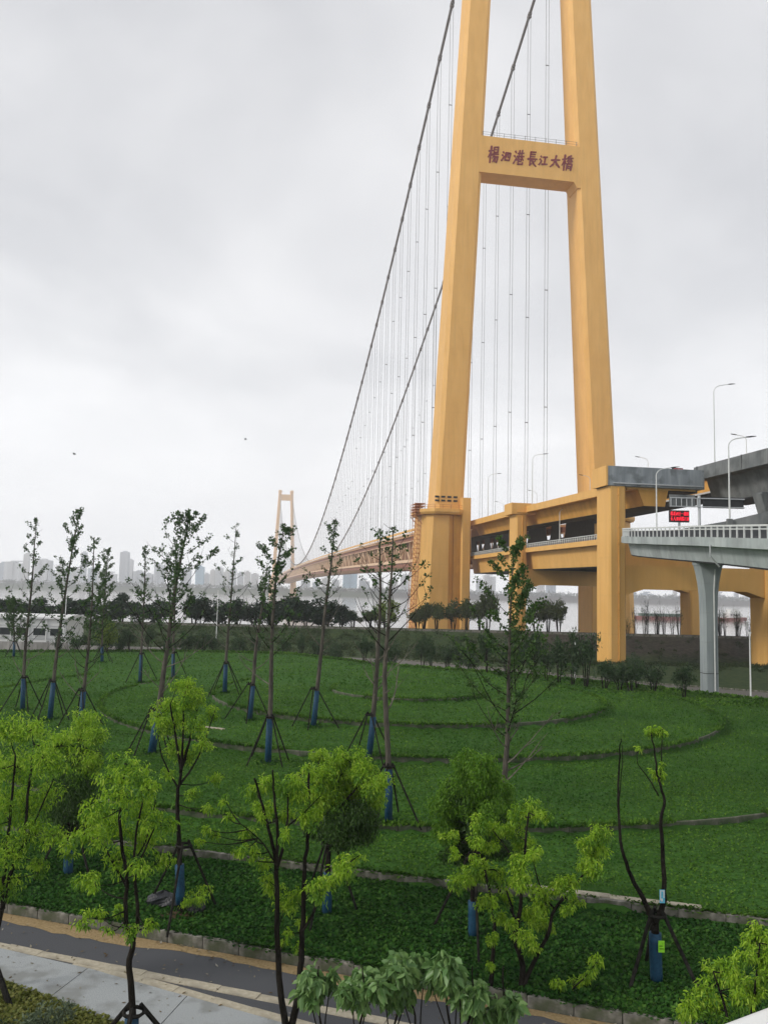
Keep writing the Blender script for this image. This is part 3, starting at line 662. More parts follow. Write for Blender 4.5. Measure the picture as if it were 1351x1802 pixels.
# stiffening truss of the main span
TR = thing_b('deck_truss', 'long ochre double deck truss girder hung from the cables over the river', 'bridge deck', 0, 0, 16)
SS = np.concatenate([np.linspace(4, 400, 45), np.linspace(430, SPAN - 4, 30)])
def sweep(name, prof, mat, parent, ss=SS, zf=zt, **kw):
    m = MB(); m.loft([[(o, s, z + zf(s)) for o, z in prof] for s in ss]); return m.build(name, mat, parent, **kw)
sweep('upper_deck', [(-15.6, 28.2), (15.6, 28.2), (15.6, 28.8), (-15.6, 28.8)], M['truss'], TR)
sweep('lower_deck', [(-13.0, 17.2), (13.0, 17.2), (13.0, 18.4), (-13.0, 18.4)], M['truss'], TR)
for sg in (-1, 1):
    def P(a, b, z0, z1): return [(sg * a, z0), (sg * b, z0), (sg * b, z1), (sg * a, z1)]
    sweep('deck_edge', P(15.4, 16.2, 28.9, 29.3), M['truss_pale'], TR)
    pp = sweep('parapet', P(15.9, 16.15, 29.85, 30.75), M['yellow'], TR)
    sweep('upper_chord', P(13.5, 14.5, 26.6, 28.2), M['truss_red'], TR)
    sweep('chord_flange', P(13.4, 14.75, 26.35, 26.6), M['truss_pale'], TR)
    sweep('lower_chord', P(13.5, 14.6, 18.5, 19.5), M['truss_pale'], TR)
    sweep('lower_edge_girder', P(13.05, 14.0, 16.6, 18.3), M['truss_red'], TR)
    sweep('lower_flange', P(13.0, 14.7, 18.3, 18.5), M['truss_pale'], TR)
    if sg < 0:
        pm = None
        for k in range(70):
            s = 30 + 3.0 * k
            if pm is None: pm = MB().box(-16.12, -15.95, s - .5, s + .5, 29.3, 29.86).build('parapet_post', M['yellow'], TR); z00 = zt(s); s00 = s
            q = pm if k == 0 else copy_obj(pm, None, TR)
            q.location = (0, s - s00, zt(s) - z00)
    if sg < 0: sweep('interior_shade_sheet', P(11.6, 11.8, 18.45, 28.15), M['truss_in'], TR, SS[SS > 52])  # added brown sheet paints the shaded truss interior behind the diagonals
    # web: verticals every 9 m, one diagonal per bay
    far = MB(); vm = dm = um = None
    nb = int(SPAN / 9)
    for k in range(nb):
        s = 4 + 9 * k; z = zt(s)
        if k < 36:
            if vm is None:
                vm = MB().box(sg * 14 - .22, sg * 14 + .22, s - .16, s + .16, 19.5 + z, 26.4 + z).build('vertical', M['truss_pale'], TR); s0v = s; z0v = z
                dm = MB().bar((sg * 14, s, 19.5 + z), (sg * 14, s + 9, 26.4 + z), .42).build('diagonal', M['truss_pale'], TR)
                um = MB().bar((sg * 14, s, 26.4 + z), (sg * 14, s + 9, 19.5 + z), .42).build('diagonal', M['truss_pale'], TR)
                um.location = (0, 9, zt(s + 9) - z)
                continue
            q = copy_obj(vm, None, TR); q.location = (0, s - s0v, z - z0v)
            if k >= 2:
                q = copy_obj(dm if k % 2 == 0 else um, None, TR); q.location = (0, s - s0v, z - z0v)
        else:
            far.box(sg * 14 - .2, sg * 14 + .2, s - .16, s + .16, 19.5 + z, 26.4 + z)
            a, b = (19.5, 26.4) if k % 2 == 0 else (26.4, 19.5)
            far.bar((sg * 14, s, a + z), (sg * 14, s + 9, b + z), .42)
    far.build('far_web_members', M['truss_pale'], TR, kind='stuff', fix=False)

# ---------------------------------------------------------------- approach viaduct
def zu(s): return float(np.interp(s, [-175, -135, -97, -40, 0], [26.6, 26.6, 27.35, 28.2, 28.4]))
UP = thing_b('upper_approach_deck', 'yellow upper approach deck running from the near tower over the first piers', 'bridge deck', -12, -50, 14)
su = np.linspace(-98.5, -2, 14); f0 = lambda s: zu(s)
sweep('deck_slab', [(-15.8, -1.25), (-4.2, -1.25), (-4.2, -.5), (-15.8, -.5)], M['yellow'], UP, su, f0)
sweep('fascia', [(-16.1, -1.4), (-15.8, -1.4), (-15.8, 0), (-16.1, 0)], M['yellow'], UP, su, f0)
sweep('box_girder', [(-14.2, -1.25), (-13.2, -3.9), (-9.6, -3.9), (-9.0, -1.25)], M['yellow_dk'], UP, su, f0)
sweep('soffit', [(-13.15, -4.0), (-9.65, -4.0), (-9.65, -3.92), (-13.15, -3.92)], M['soffit'], UP, su, f0)  # added plate, its dark colour deepens the girder's underside shade
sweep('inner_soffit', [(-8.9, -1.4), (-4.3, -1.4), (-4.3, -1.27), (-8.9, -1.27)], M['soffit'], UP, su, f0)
sweep('inner_fascia', [(-4.2, -1.5), (-3.9, -1.5), (-3.9, 0), (-4.2, 0)], M['conc_dk'], UP, su, f0)
UG = thing_b('upper_concrete_deck', 'dark grey concrete upper viaduct deck at the right edge above the ramp', 'bridge deck', 2, -130, 14)
sg_ = np.linspace(-175, -96.5, 12); fz = lambda s: 0
sweep('deck_slab', [(-2.9, 28.3), (9, 28.3), (9, 29.1), (-2.9, 29.1)], M['conc_dk'], UG, sg_, fz)
sweep('parapet', [(-3.4, 28.15), (-2.9, 28.15), (-2.95, 30.4), (-3.3, 30.4)], M['conc_dk'], UG, sg_, fz)
sweep('box_girder', [(-1.0, 28.3), (.2, 24.6), (6.2, 24.6), (7.4, 28.3)], M['conc_dk'], UG, sg_, fz)
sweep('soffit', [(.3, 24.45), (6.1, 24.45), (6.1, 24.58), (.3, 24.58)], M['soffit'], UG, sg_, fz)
sweep('inner_parapet', [(8.6, 29.1), (9, 29.1), (8.95, 30.4), (8.65, 30.4)], M['conc_dk'], UG, sg_, fz)
m = MB()
for k, s in enumerate(np.arange(-172, -97, 12.4)): MB().box(-3.46, -2.85, s, s + .1, 28.1, 30.45).build('joint_strip', M['conc_cap0'], UG)
FG = thing_b('far_carriageway', 'second upper carriageway behind the nearer decks, yellow turning to grey', 'bridge deck', 14, -90, 14)
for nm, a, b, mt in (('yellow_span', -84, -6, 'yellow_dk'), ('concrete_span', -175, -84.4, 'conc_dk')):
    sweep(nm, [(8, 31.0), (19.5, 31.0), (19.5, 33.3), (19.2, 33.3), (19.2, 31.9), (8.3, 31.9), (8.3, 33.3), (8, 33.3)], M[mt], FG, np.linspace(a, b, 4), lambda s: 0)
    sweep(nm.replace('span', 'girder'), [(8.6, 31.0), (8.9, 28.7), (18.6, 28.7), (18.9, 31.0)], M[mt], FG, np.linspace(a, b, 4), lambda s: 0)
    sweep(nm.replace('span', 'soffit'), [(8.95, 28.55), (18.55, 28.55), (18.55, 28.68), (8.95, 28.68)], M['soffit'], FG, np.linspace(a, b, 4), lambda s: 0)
    sweep(nm.replace('span', 'cable_tray'), [(8.2, 28.3), (8.5, 28.3), (8.5, 28.6), (8.2, 28.6)], M['steel'], FG, np.linspace(a, b, 4), lambda s: 0)
def zl(s): return float(np.interp(s, [-98, -50, 0], [18.45, 18.75, 18.6]))
LO = thing_b('lower_approach_deck', 'yellow lower approach deck with a pale railing, between tower and front pier', 'bridge deck', -2, -48, 13)
sl2 = np.linspace(-93.6, -1, 12)
sweep('deck_slab', [(-15.9, -.9), (6, -.9), (6, -.25), (-15.9, -.25)], M['yellow'], LO, sl2, zl)
sweep('fascia', [(-16.2, -.95), (-15.9, -.95), (-15.9, 0), (-16.2, 0)], M['yellow'], LO, sl2, zl)
sweep('box_girder', [(-14.9, -.9), (-14.3, -4.55), (2, -4.55), (3, -.9)], M['yellow'], LO, sl2, zl)
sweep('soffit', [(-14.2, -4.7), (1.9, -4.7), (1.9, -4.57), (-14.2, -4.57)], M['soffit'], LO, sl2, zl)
sweep('top_rail', [(-16.05, .82), (-15.93, .82), (-15.93, .94), (-16.05, .94)], M['rail_w'], LO, sl2, zl)
sweep('mid_rail', [(-16.03, .45), (-15.95, .45), (-15.95, .53), (-16.03, .53)], M['rail_w'], LO, sl2, zl)
sweep('parapet_shade_strip', [(-15.3, -.25), (-15.0, -.25), (-15.05, .6), (-15.2, .6)], M['asphalt'], LO, sl2, zl)  # same dark strip as on the ramp, shade behind the railing in its colour
pm = None
for k in range(86):
    s = -93 + k * 1.07
    if pm is None: pm = MB().box(-16.08, -15.92, s - .06, s + .06, zl(s), zl(s) + .92).build('rail_post', M['rail_w'], LO); s00 = s
    else: q = copy_obj(pm, None, LO); q.location = (0, s - s00, zl(s) - zl(s00))
# dark screen standing between the carriageways, with tapered openings
SC = thing_b('median_screen', 'dark screen of tapered posts between the two decks, bright sky in its gaps', 'screen', -4, -20, 18.4)
teeth = [(-40.5, 2.1), (-31.3, 2.0), (-15.1, 1.8), (-6.7, 1.7), (10, 2.0), (16.3, 2.0), (25.4, 2.0), (31.2, 2.0), (43.7, 2.0)]
ed = [-58.0] + [v for s, w in teeth for v in ((s - w), (s + w))] + [50.0]
for k in range(0, len(ed), 2):
    a, b = ed[k], ed[k + 1]; ta = 0 if k == 0 else .75; tb = 0 if k == len(ed) - 2 else .75
    MB().prism([(a, 25.2), (b, 25.2), (b + tb * .2, 23.6), (b + tb, 22.5), (b + tb * 1.3, 22.0), (a - ta * 1.3, 22.0), (a - ta, 22.5), (a - ta * .2, 23.6)], 'x', -4.1, -3.9).build('screen_post', M['dark'], SC)
MB().box(-4.12, -3.88, -58, 50, 18.3, 22.0).build('screen_base', M['dark'], SC)
MB().box(-4.12, -3.88, -58, 50, 25.2, 26.7).build('screen_head', M['dark'], SC)

def pier_frame(label, s, zg, cols, cap, capmat, endmat, beam, haunch):
    P = thing_b('pier_frame', label, 'bridge pier', cols[0][0], s, zg, 'yellow pier frames of the approach')
    d0, d1 = s - 2.5, s + 2.5
    for i, (a, b) in enumerate(cols):
        m = MB(); ch = .3; hw = (b - a) / 2; c = (a + b) / 2
        m.loft([octa(c, s, hw, 2.5, ch, zg), octa(c, s, hw, 2.5, ch, cap[2] - .06 if i == 0 else beam[1] + 6)])
        col = m.build('column', M['yellow'], P)
        if i == 0:
            x = c + .15
            m = MB(); m.tube([(x, d0 - .12, zg + .3), (x, d0 - .12, cap[2] - .3)], .11, 6); dp = m.build('drain_pipe', M['yellow_dk'], col)
            br_ = None
            for z in np.arange(zg + 2, cap[2] - 1, 2.6):
                MB().box(x - .2, x + .2, d0 - .26, d0 + .02, z, z + .16).build('pipe_clip', M['yellow_dk'], dp)
    m = MB(); x0, x1, z0, z1 = cap
    m.prism([(x0 + .3, z0), (x1, z0), (x1, z1), (x0 + .3, z1)], 'y', d0 - .15, d1 + .15); cp_ = m.build('cap_beam', capmat, P)
    MB().prism([(x0, z0 - .02), (x0 + .298, z0 - .02), (x0 + .298, z1 + .02), (x0, z1 + .02)], 'y', d0 - .2, d1 + .2).build('cap_end_plate', endmat, P)
    MB().box(x0 + 1.2, x1 - .3, d0 - .42, d0 - .16, z0 + .32, z0 + .5).build('gutter_pipe', M['steel'] if capmat != M['yellow'] else M['yellow'], cp_)
    z0, z1 = beam
    for (a, b), (c, d) in zip(cols, cols[1:]):
        h = haunch
        poly = [(b + .002, z1), (c - .002, z1), (c - .002, z0 - 1.0), (c - h, z0), (b + h, z0), (b + .002, z0 - 1.0)]
        MB().prism(poly, 'y', s - 1.9, s + 1.9).build('crossbeam', M['yellow'], P)
    return P
M['conc_cap'] = mottled('stained_cap_concrete', (.20, .225, .245), (.31, .34, .36), .9, .85, 9, .15, 10, stretch=(1.2, 1.2, .12), c3=(.15, .17, .18), s3=.5, streak=.4)
pier_frame('slimmer yellow pier frame just right of the near tower', -47, -4, [(-18.3, -15.8), (22.8, 27.0)], (-19.4, -9.35, 26.2, 28.65), M['yellow'], M['yellow'], (10.8, 14.2), 3.4)
pier_frame('tall yellow front pier frame with a grey concrete cap beam', -97, -3.2, [(-19.6, -16.75), (7.6, 11.2)], (-20.2, -3.3, 26.35, 29.5), M['conc_cap'], M['yellow'], (10.0, 13.75), 3.3)
# flared concrete pier under the grey deck at the right edge
FP = thing_b('flared_pier', 'dark grey flared pier under the upper deck at the right edge', 'bridge pier', .8, -112, -2)
m = MB(); rg_ = []
for z, hw in ((-2, .95), (14.5, .95), (16.5, 1.3), (18.5, 1.95), (21.5, 2.6), (24.2, 3.4)): rg_.append(octa(.8, -112, hw, .95, .3, z))
m.loft(rg_).build('shaft', M['conc_dk'], FP)
MB().box(-2.0, 3.6, -112.8, -111.2, 24.2, 24.55).build('bearing_plinth', M['conc_dk'], FP)

# curving grey ramp
RP = [(40.2, 129.5, 18.4), (35.0, 115, 17.3), (30.0, 101, 16.3), (26.85, 91.4, 15.55), (26.1, 78.3, 14.65), (25.66, 66.1, 13.85), (25.1, 53.1, 12.9), (24.7, 40, 12.0), (24.5, 26, 11.0)]
def ramp_at(t):
    n = len(RP) - 1; i = min(int(t * n), n - 1); f = t * n - i
    P = [Vector(RP[max(0, min(n, j))]) for j in (i - 1, i, i + 1, i + 2)]
    return .5 * ((2 * P[1]) + (P[2] - P[0]) * f + (2 * P[0] - 5 * P[1] + 4 * P[2] - P[3]) * f * f + (3 * P[1] - P[0] - 3 * P[2] + P[3]) * f ** 3)
tt_ = np.linspace(0, 1, 200); rp = [ramp_at(t) for t in tt_]
cum = np.concatenate([[0], np.cumsum([(b - a).length for a, b in zip(rp, rp[1:])])])
def ramp_pt(d):
    i = int(np.clip(np.searchsorted(cum, d) - 1, 0, len(rp) - 2)); f = (d - cum[i]) / (cum[i + 1] - cum[i])
    p = rp[i].lerp(rp[i + 1], f); tn = (rp[i + 1] - rp[i]).normalized(); nn = Vector((-tn.y, tn.x, 0)).normalized()
    return p, nn, tn
RL = cum[-1]
RA = thing('curved_ramp', 'pale grey concrete ramp curving down from the yellow deck on a flared pier', 'ramp', (26, 78, 12), org=(26, 78, 12))
def rsweep(name, prof, mat, parent, d0=0, d1=None, n=40):
    m = MB(); rings = []
    for d in np.linspace(d0, d1 or RL, n):
        p, nn, tn = ramp_pt(d); rings.append([p + nn * u + Vector((0, 0, w)) for u, w in prof])
    return m.loft(rings).build(name, mat, parent)
rsweep('deck_edge', [(0, -.72), (.35, -.78), (.35, 0), (0, 0)], M['conc'], RA)
rsweep('deck_slab', [(.352, -.75), (7, -.75), (7, -.15), (.352, -.15)], M['conc'], RA)
rsweep('box_girder', [(.75, -.752), (1.05, -2.05), (5.6, -2.05), (6.1, -.752)], M['conc'], RA)
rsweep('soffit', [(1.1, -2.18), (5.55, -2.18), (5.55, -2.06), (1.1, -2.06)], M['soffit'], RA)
rsweep('far_edge', [(6.7, -.15), (7, -.15), (7, .75), (6.75, .75)], M['conc_dk'], RA)
rsweep('parapet_shade_strip', [(.75, -.15), (1.1, -.15), (1.0, .66), (.85, .66)], M['asphalt'], RA)  # dark strip standing in for the far parapet's shaded concrete between the posts
rsweep('top_rail', [(.10, .82), (.22, .82), (.22, .95), (.10, .95)], M['rail_w'], RA)
rsweep('mid_rail', [(.12, .60), (.20, .60), (.20, .67), (.12, .67)], M['rail_w'], RA)
pm = None
for d in np.arange(.5, 86, 1.3):
    p, nn, tn = ramp_pt(d)
    if pm is None:
        pm = MB().box(-.055, .055, -.05, .05, 0, .84).build('rail_post', M['rail_w'], RA, fix=False); pm.data.transform(Matrix.Translation(ORG[RA.name]))
        q = pm
    else: q = copy_obj(pm, None, RA)
    q.location = p + nn * .16 - ORG[RA.name]; q.rotation_euler = (0, 0, math.atan2(tn.y, tn.x))
p, nn, tn = ramp_pt(68.5)
m = MB(); m.tube([p + nn * -.08 + Vector((0, 0, -.6)), p + nn * -.08 + Vector((0, 0, -1.5)), p + nn * .6 + Vector((0, 0, -2.3))], .07, 6); m.build('drain_pipe', M['steel'], RA)
GP_ = thing('ramp_pier', 'pale grey concrete pier with flared head under the ramp, rising from the lawn edge', 'bridge pier', (28.2, 70.6, .1))
m = MB(); rg_ = []
for z, hw in ((.0, .62), (7.6, .62), (9.2, .68), (10.3, .80), (11.2, .98), (11.75, 1.12)): rg_.append(octa(28.2, 70.9, hw, .62, .2, z))
m.loft(rg_).build('shaft', M['conc_pier'], GP_)
MB().loft([octa(28.2, 70.9, 1.18, .68, .2, 11.75), octa(28.2, 70.9, 1.18, .68, .2, 12.05)]).build('pier_head', M['conc_pier'], GP_)
m = MB(); m.tube([(28.42, 70.2, .1), (28.42, 70.2, 9.5), (28.5, 70.12, 11.4)], .06, 6); m.build('drain_pipe', M['rail_w'], GP_)
MB().loft([octa(28.2, 70.9, .64, .64, .2, 2.5), octa(28.2, 70.9, .64, .64, .2, 2.55)]).build('joint_band', M['dark'], GP_)
# second ramp behind, seen only by its parapet
R2 = thing('rear_ramp', 'grey concrete ramp parapet rising to the right behind the railing', 'ramp', (38, 92, 14), org=(38, 92, 14))
pr2 = [(32.2, 94, 16.35), (38.5, 91, 17.55), (46, 87.5, 19.6), (58, 82, 22.0)]
m = MB(); m.loft([[(x, y, z - 1.3), (x + .12, y + .3, z - 1.3), (x + .12, y + .3, z), (x, y, z)] for x, y, z in pr2]); m.build('parapet', M['conc_dk'], R2)
m = MB(); m.loft([[(x + .1, y + .31, z - 1.9), (x + 3, y + 7, z - 1.9), (x + 3, y + 7, z - 1.0), (x + .1, y + .31, z - 1.0)] for x, y, z in pr2]); m.build('deck_slab', M['conc_dk'], R2)
MB().box(38.25, 38.85, 90.45, 90.84, 16.2, 17.75).build('lamp_plinth', M['conc_dk'], R2)

# street lamps
def lamp(label, p, h, az, reach=2.6):
    L_ = thing('street_lamp', label, 'street lamp', p, group='slim curved street lamps on the bridge')
    x, y, z = p; d = Vector((math.cos(az), math.sin(az), 0))
    m = MB(); m.tube([(x, y, z), (x, y, z + h * .88)], [.11, .075], 6); m.build('pole', M['rail_w'], L_)
    pts = [Vector((x, y, z + h * .88))]
    for k in range(1, 8):
        a = k / 7 * math.pi / 2 * .9; pts.append(Vector((x, y, z + h * .88)) + d * (reach * .5 * (1 - math.cos(a))) + Vector((0, 0, h * .10 * math.sin(a))))
    pts.append(pts[-1] + d * reach * .45 + Vector((0, 0, h * .022)))
    m = MB(); m.tube(pts, .06, 5); m.build('arm', M['rail_w'], L_)
    e = pts[-1]; m = MB(); s_ = Vector((-d.y, d.x, 0)); u = Vector((0, 0, 1)); f = d + u * .12
    m.loft([[e - f * .25 + s_ * .1 - u * .05, e - f * .25 - s_ * .1 - u * .05, e - f * .25 - s_ * .08 + u * .05, e - f * .25 + s_ * .08 + u * .05],
            [e + f * .3 + s_ * .2 - u * .07, e + f * .3 - s_ * .2 - u * .07, e + f * .3 - s_ * .12 + u * .07, e + f * .3 + s_ * .12 + u * .07],
            [e + f * .95 + s_ * .1 - u * .03, e + f * .95 - s_ * .1 - u * .03, e + f * .95 - s_ * .07 + u * .02, e + f * .95 + s_ * .07 + u * .02]])
    m.build('lamp_head', M['dark'], L_)
A0 = TH; A1 = TH + math.pi
lamp('tall street lamp standing on the dark grey upper deck at far right', br(-102.4, -3.1, 30.3), 13.0, A0, 3.2)
lamp('street lamp on the near edge of the yellow deck midway between the tower legs', br(-53, -15.9, zu(-53)), 11.2, A0, 3.0)
lamp('street lamp on the near edge of the yellow deck close beside the left tower leg', br(-19.5, -15.9, zu(-19.5)), 11.2, A0, 3.0)
lamp('street lamp arching left above the grey upper deck, behind the tallest lamp', br(-81, 16.5, 31.9), 7.9, A1)
lamp('street lamp arching left just above the grey cap beam', br(-45, 15, 31.9), 9.2, A1)
lamp('street lamp arching left in front of the right tower leg', br(-12, 15, 31.9), 9.4, A1)
lamp('street lamp arching left beyond the tower, seen between the legs', br(30.5, 15.2, 29 + zt(30)), 12.6, A1)
lamp('farthest street lamp arching left, small between the hangers', br(66, 15.2, 29 + zt(66)), 12.0, A1)
lamp('street lamp rising from the rear ramp parapet at far right', (38.55, 90.6, 17.7), 9.4, .05)
lamp('street lamp behind the ramp railing, in front of the grey cap beam', (36.9, 110, 16.6), 9.9, .05)
lamp('short street lamp on the lower yellow deck under the upper deck', br(-65.6, -14.6, zl(-65) - .2), 7.6, A0, 2.0)

# traffic signs
def glyph_rows(m, x0, x1, z0, z1, y, rows, rng):
    hz = (z1 - z0) / len(rows)
    for r, row in enumerate(rows):
        w = (x1 - x0) / len(row)
        for i, g_ in enumerate(row):
            brush(m, g_, x0 + i * w + .08 * w, z1 - (r + 1) * hz + .1 * hz, w * .84, hz * .8, y, .01, .03)
SQ = [([(1, 9), (1, 1), (9, 1), (9, 9), (1, 9)], .9), ([(1, 5), (9, 5)], .8), ([(5, 9), (5, 1)], .8)]
HO = [([(0, 5), (10, 5)], 1.2)]; PE = [([(5, 10), (4, 5), (0, 0)], 1), ([(5, 7), (10, 0)], 1)]
LG = thing('led_sign', 'black message board with two lines of red lit characters behind the ramp railing', 'sign', (36.1, 99.5, 16.0))
MB().box(34.95, 37.35, 99.4, 99.75, 18.05, 19.5).build('sign_board', M['dark'], LG)
m = MB(); glyph_rows(m, 35.02, 37.28, 18.15, 19.4, 99.38, [[CH[0], CH[2], CH[1], SQ, HO, CH[6], SQ], [CH[3], PE, SQ, CH[2], CH[0], CH[4], SQ]], None); m.build('lit_characters', M['led'], LG)
MB().box(36.05, 36.3, 99.5, 99.7, 15.0, 18.06).build('sign_post', M['steel'], LG)
L2 = thing_b('led_sign', 'small red lit board peeping over the grey cap beam', 'sign', 8.3, -70, 31)
MB().box(7.3, 9.6, -70.2, -69.9, 33.4, 34.7).build('sign_board', M['dark'], L2)
m = MB(); glyph_rows(m, 7.4, 9.5, 33.5, 34.6, -70.22, [[CH[0], SQ, CH[2]], [PE, CH[1], HO]], None); m.build('lit_characters', M['led'], L2)
MB().box(8.4, 8.6, -70.1, -69.95, 31.9, 33.42).build('sign_post', M['steel'], L2)
GN = thing('sign_gantry', 'grey steel sign gantry frame on a round post under the dark deck', 'sign gantry', (37.1, 95.6, 16.2))
m = MB(); m.tube([(37.1, 95.6, 15.9), (37.1, 95.6, 20.9)], .17, 10); m.build('post', M['steel'], GN)
m = MB()
for z in (19.55, 20.55): m.bar((33.6, 95.4, z), (42.4, 95.4, z), .09)
m.build('boom', M['steel'], GN)
for x in np.arange(33.7, 37.0, .62): MB().box(x - .045, x + .045, 95.36, 95.44, 19.58, 20.52).build('boom_bar', M['steel'], GN)
MB().box(33.55, 36.6, 95.5, 95.58, 19.5, 20.95).build('sign_back', M['conc_dk'], GN)
MB().box(37.5, 42.3, 95.5, 95.58, 19.45, 20.75).build('sign_back', M['dark'], GN)

# ---------------------------------------------------------------- plants
def unit(a): return a / np.maximum(np.linalg.norm(a, axis=-1, keepdims=True), 1e-9)
def leaf_quads(P, D, L, W, rng, fold=.12, six=False):
    D = unit(D); Sd = unit(np.cross(D, rng.standard_normal(P.shape))); Nn = np.cross(D, Sd)
    L = L[:, None]; W = W[:, None]
    if six:      # two quads either side of the midrib, tip drooping
        dn = np.array([0, 0, -1.0]); k = rng.uniform(.1, .45, L.shape)
        T_ = P + D * L + dn * L * k
        a = P + D * L * .33 + Nn * L * fold; b = P + D * L * .70 + dn * L * k * .38 + Nn * L * fold
        return np.stack([P, a + Sd * W, b + Sd * W * .8, T_, b - Sd * W * .8, a - Sd * W], 1).reshape(-1, 3)
    return np.stack([P, P + D * L * .45 + Sd * W + Nn * L * fold, P + D * L, P + D * L * .45 - Sd * W + Nn * L * fold], 1).reshape(-1, 3)
def clump_leaves(c, r, n, size, rng, droop=.6, flat=.85, wr=.16, six=False):
    u = unit(rng.standard_normal((n, 3))); rad = r * rng.random(n) ** .42
    P = np.array(c) + u * rad[:, None] * np.array([1, 1, flat])
    D = u * .25 + np.array([0, 0, -droop]) + rng.standard_normal((n, 3)) * .6
    L = size * rng.uniform(.65, 1.3, n)
    return leaf_quads(P, D, L, L * wr, rng, six=six)
def six_faces(n):
    i = np.arange(n)[:, None] * 6
    return np.concatenate([i + np.array([0, 1, 2, 3]), i + np.array([0, 3, 4, 5])])
def leaf_obj(name, V, mat, parent, kind=None, six=False):
    V = np.asarray(V) - np.array(ORG[root_of(parent).name])
    return link_mesh(name, np_mesh(name, V, six_faces(len(V) // 6) if six else np.arange(len(V)).reshape(-1, 4)), mat, parent, False, kind)
def smooth_path(pts, k=4):
    P = [Vector(p) for p in pts]; out = []
    for i in range(len(P) - 1):
        a, b, c, d = P[max(i - 1, 0)], P[i], P[i + 1], P[min(i + 2, len(P) - 1)]
        for j in range(k):
            f = j / k
            out.append(.5 * ((2 * b) + (c - a) * f + (2 * a - 5 * b + 4 * c - d) * f * f + (3 * b - a - 3 * c + d) * f ** 3))
    return out + [P[-1]]
def stakes(label, x, y, z, h, spread, n, rot=0., r=.035):
    S = thing('tree_stakes', label, 'tree stakes', (x, y, z), group='dark pole stakes bracing young trees')
    for k in range(n):
        a = rot + 2 * math.pi * k / n; rr = random.Random(int(x * 97 + k)).uniform(.85, 1.2) * spread
        m = MB(); m.tube([(x + math.cos(a) * rr, y + math.sin(a) * rr, z - .1), (x + math.cos(a) * .12, y + math.sin(a) * .12, z + h + .12)], r, 5); m.build('pole', M['pole'], S)
    m = MB(); m.tube([(x + .2 * math.cos(6.283 * k / 8), y + .2 * math.sin(6.283 * k / 8), z + h) for k in range(9)], .04, 4); m.build('tie_ring', M['pole'], S)
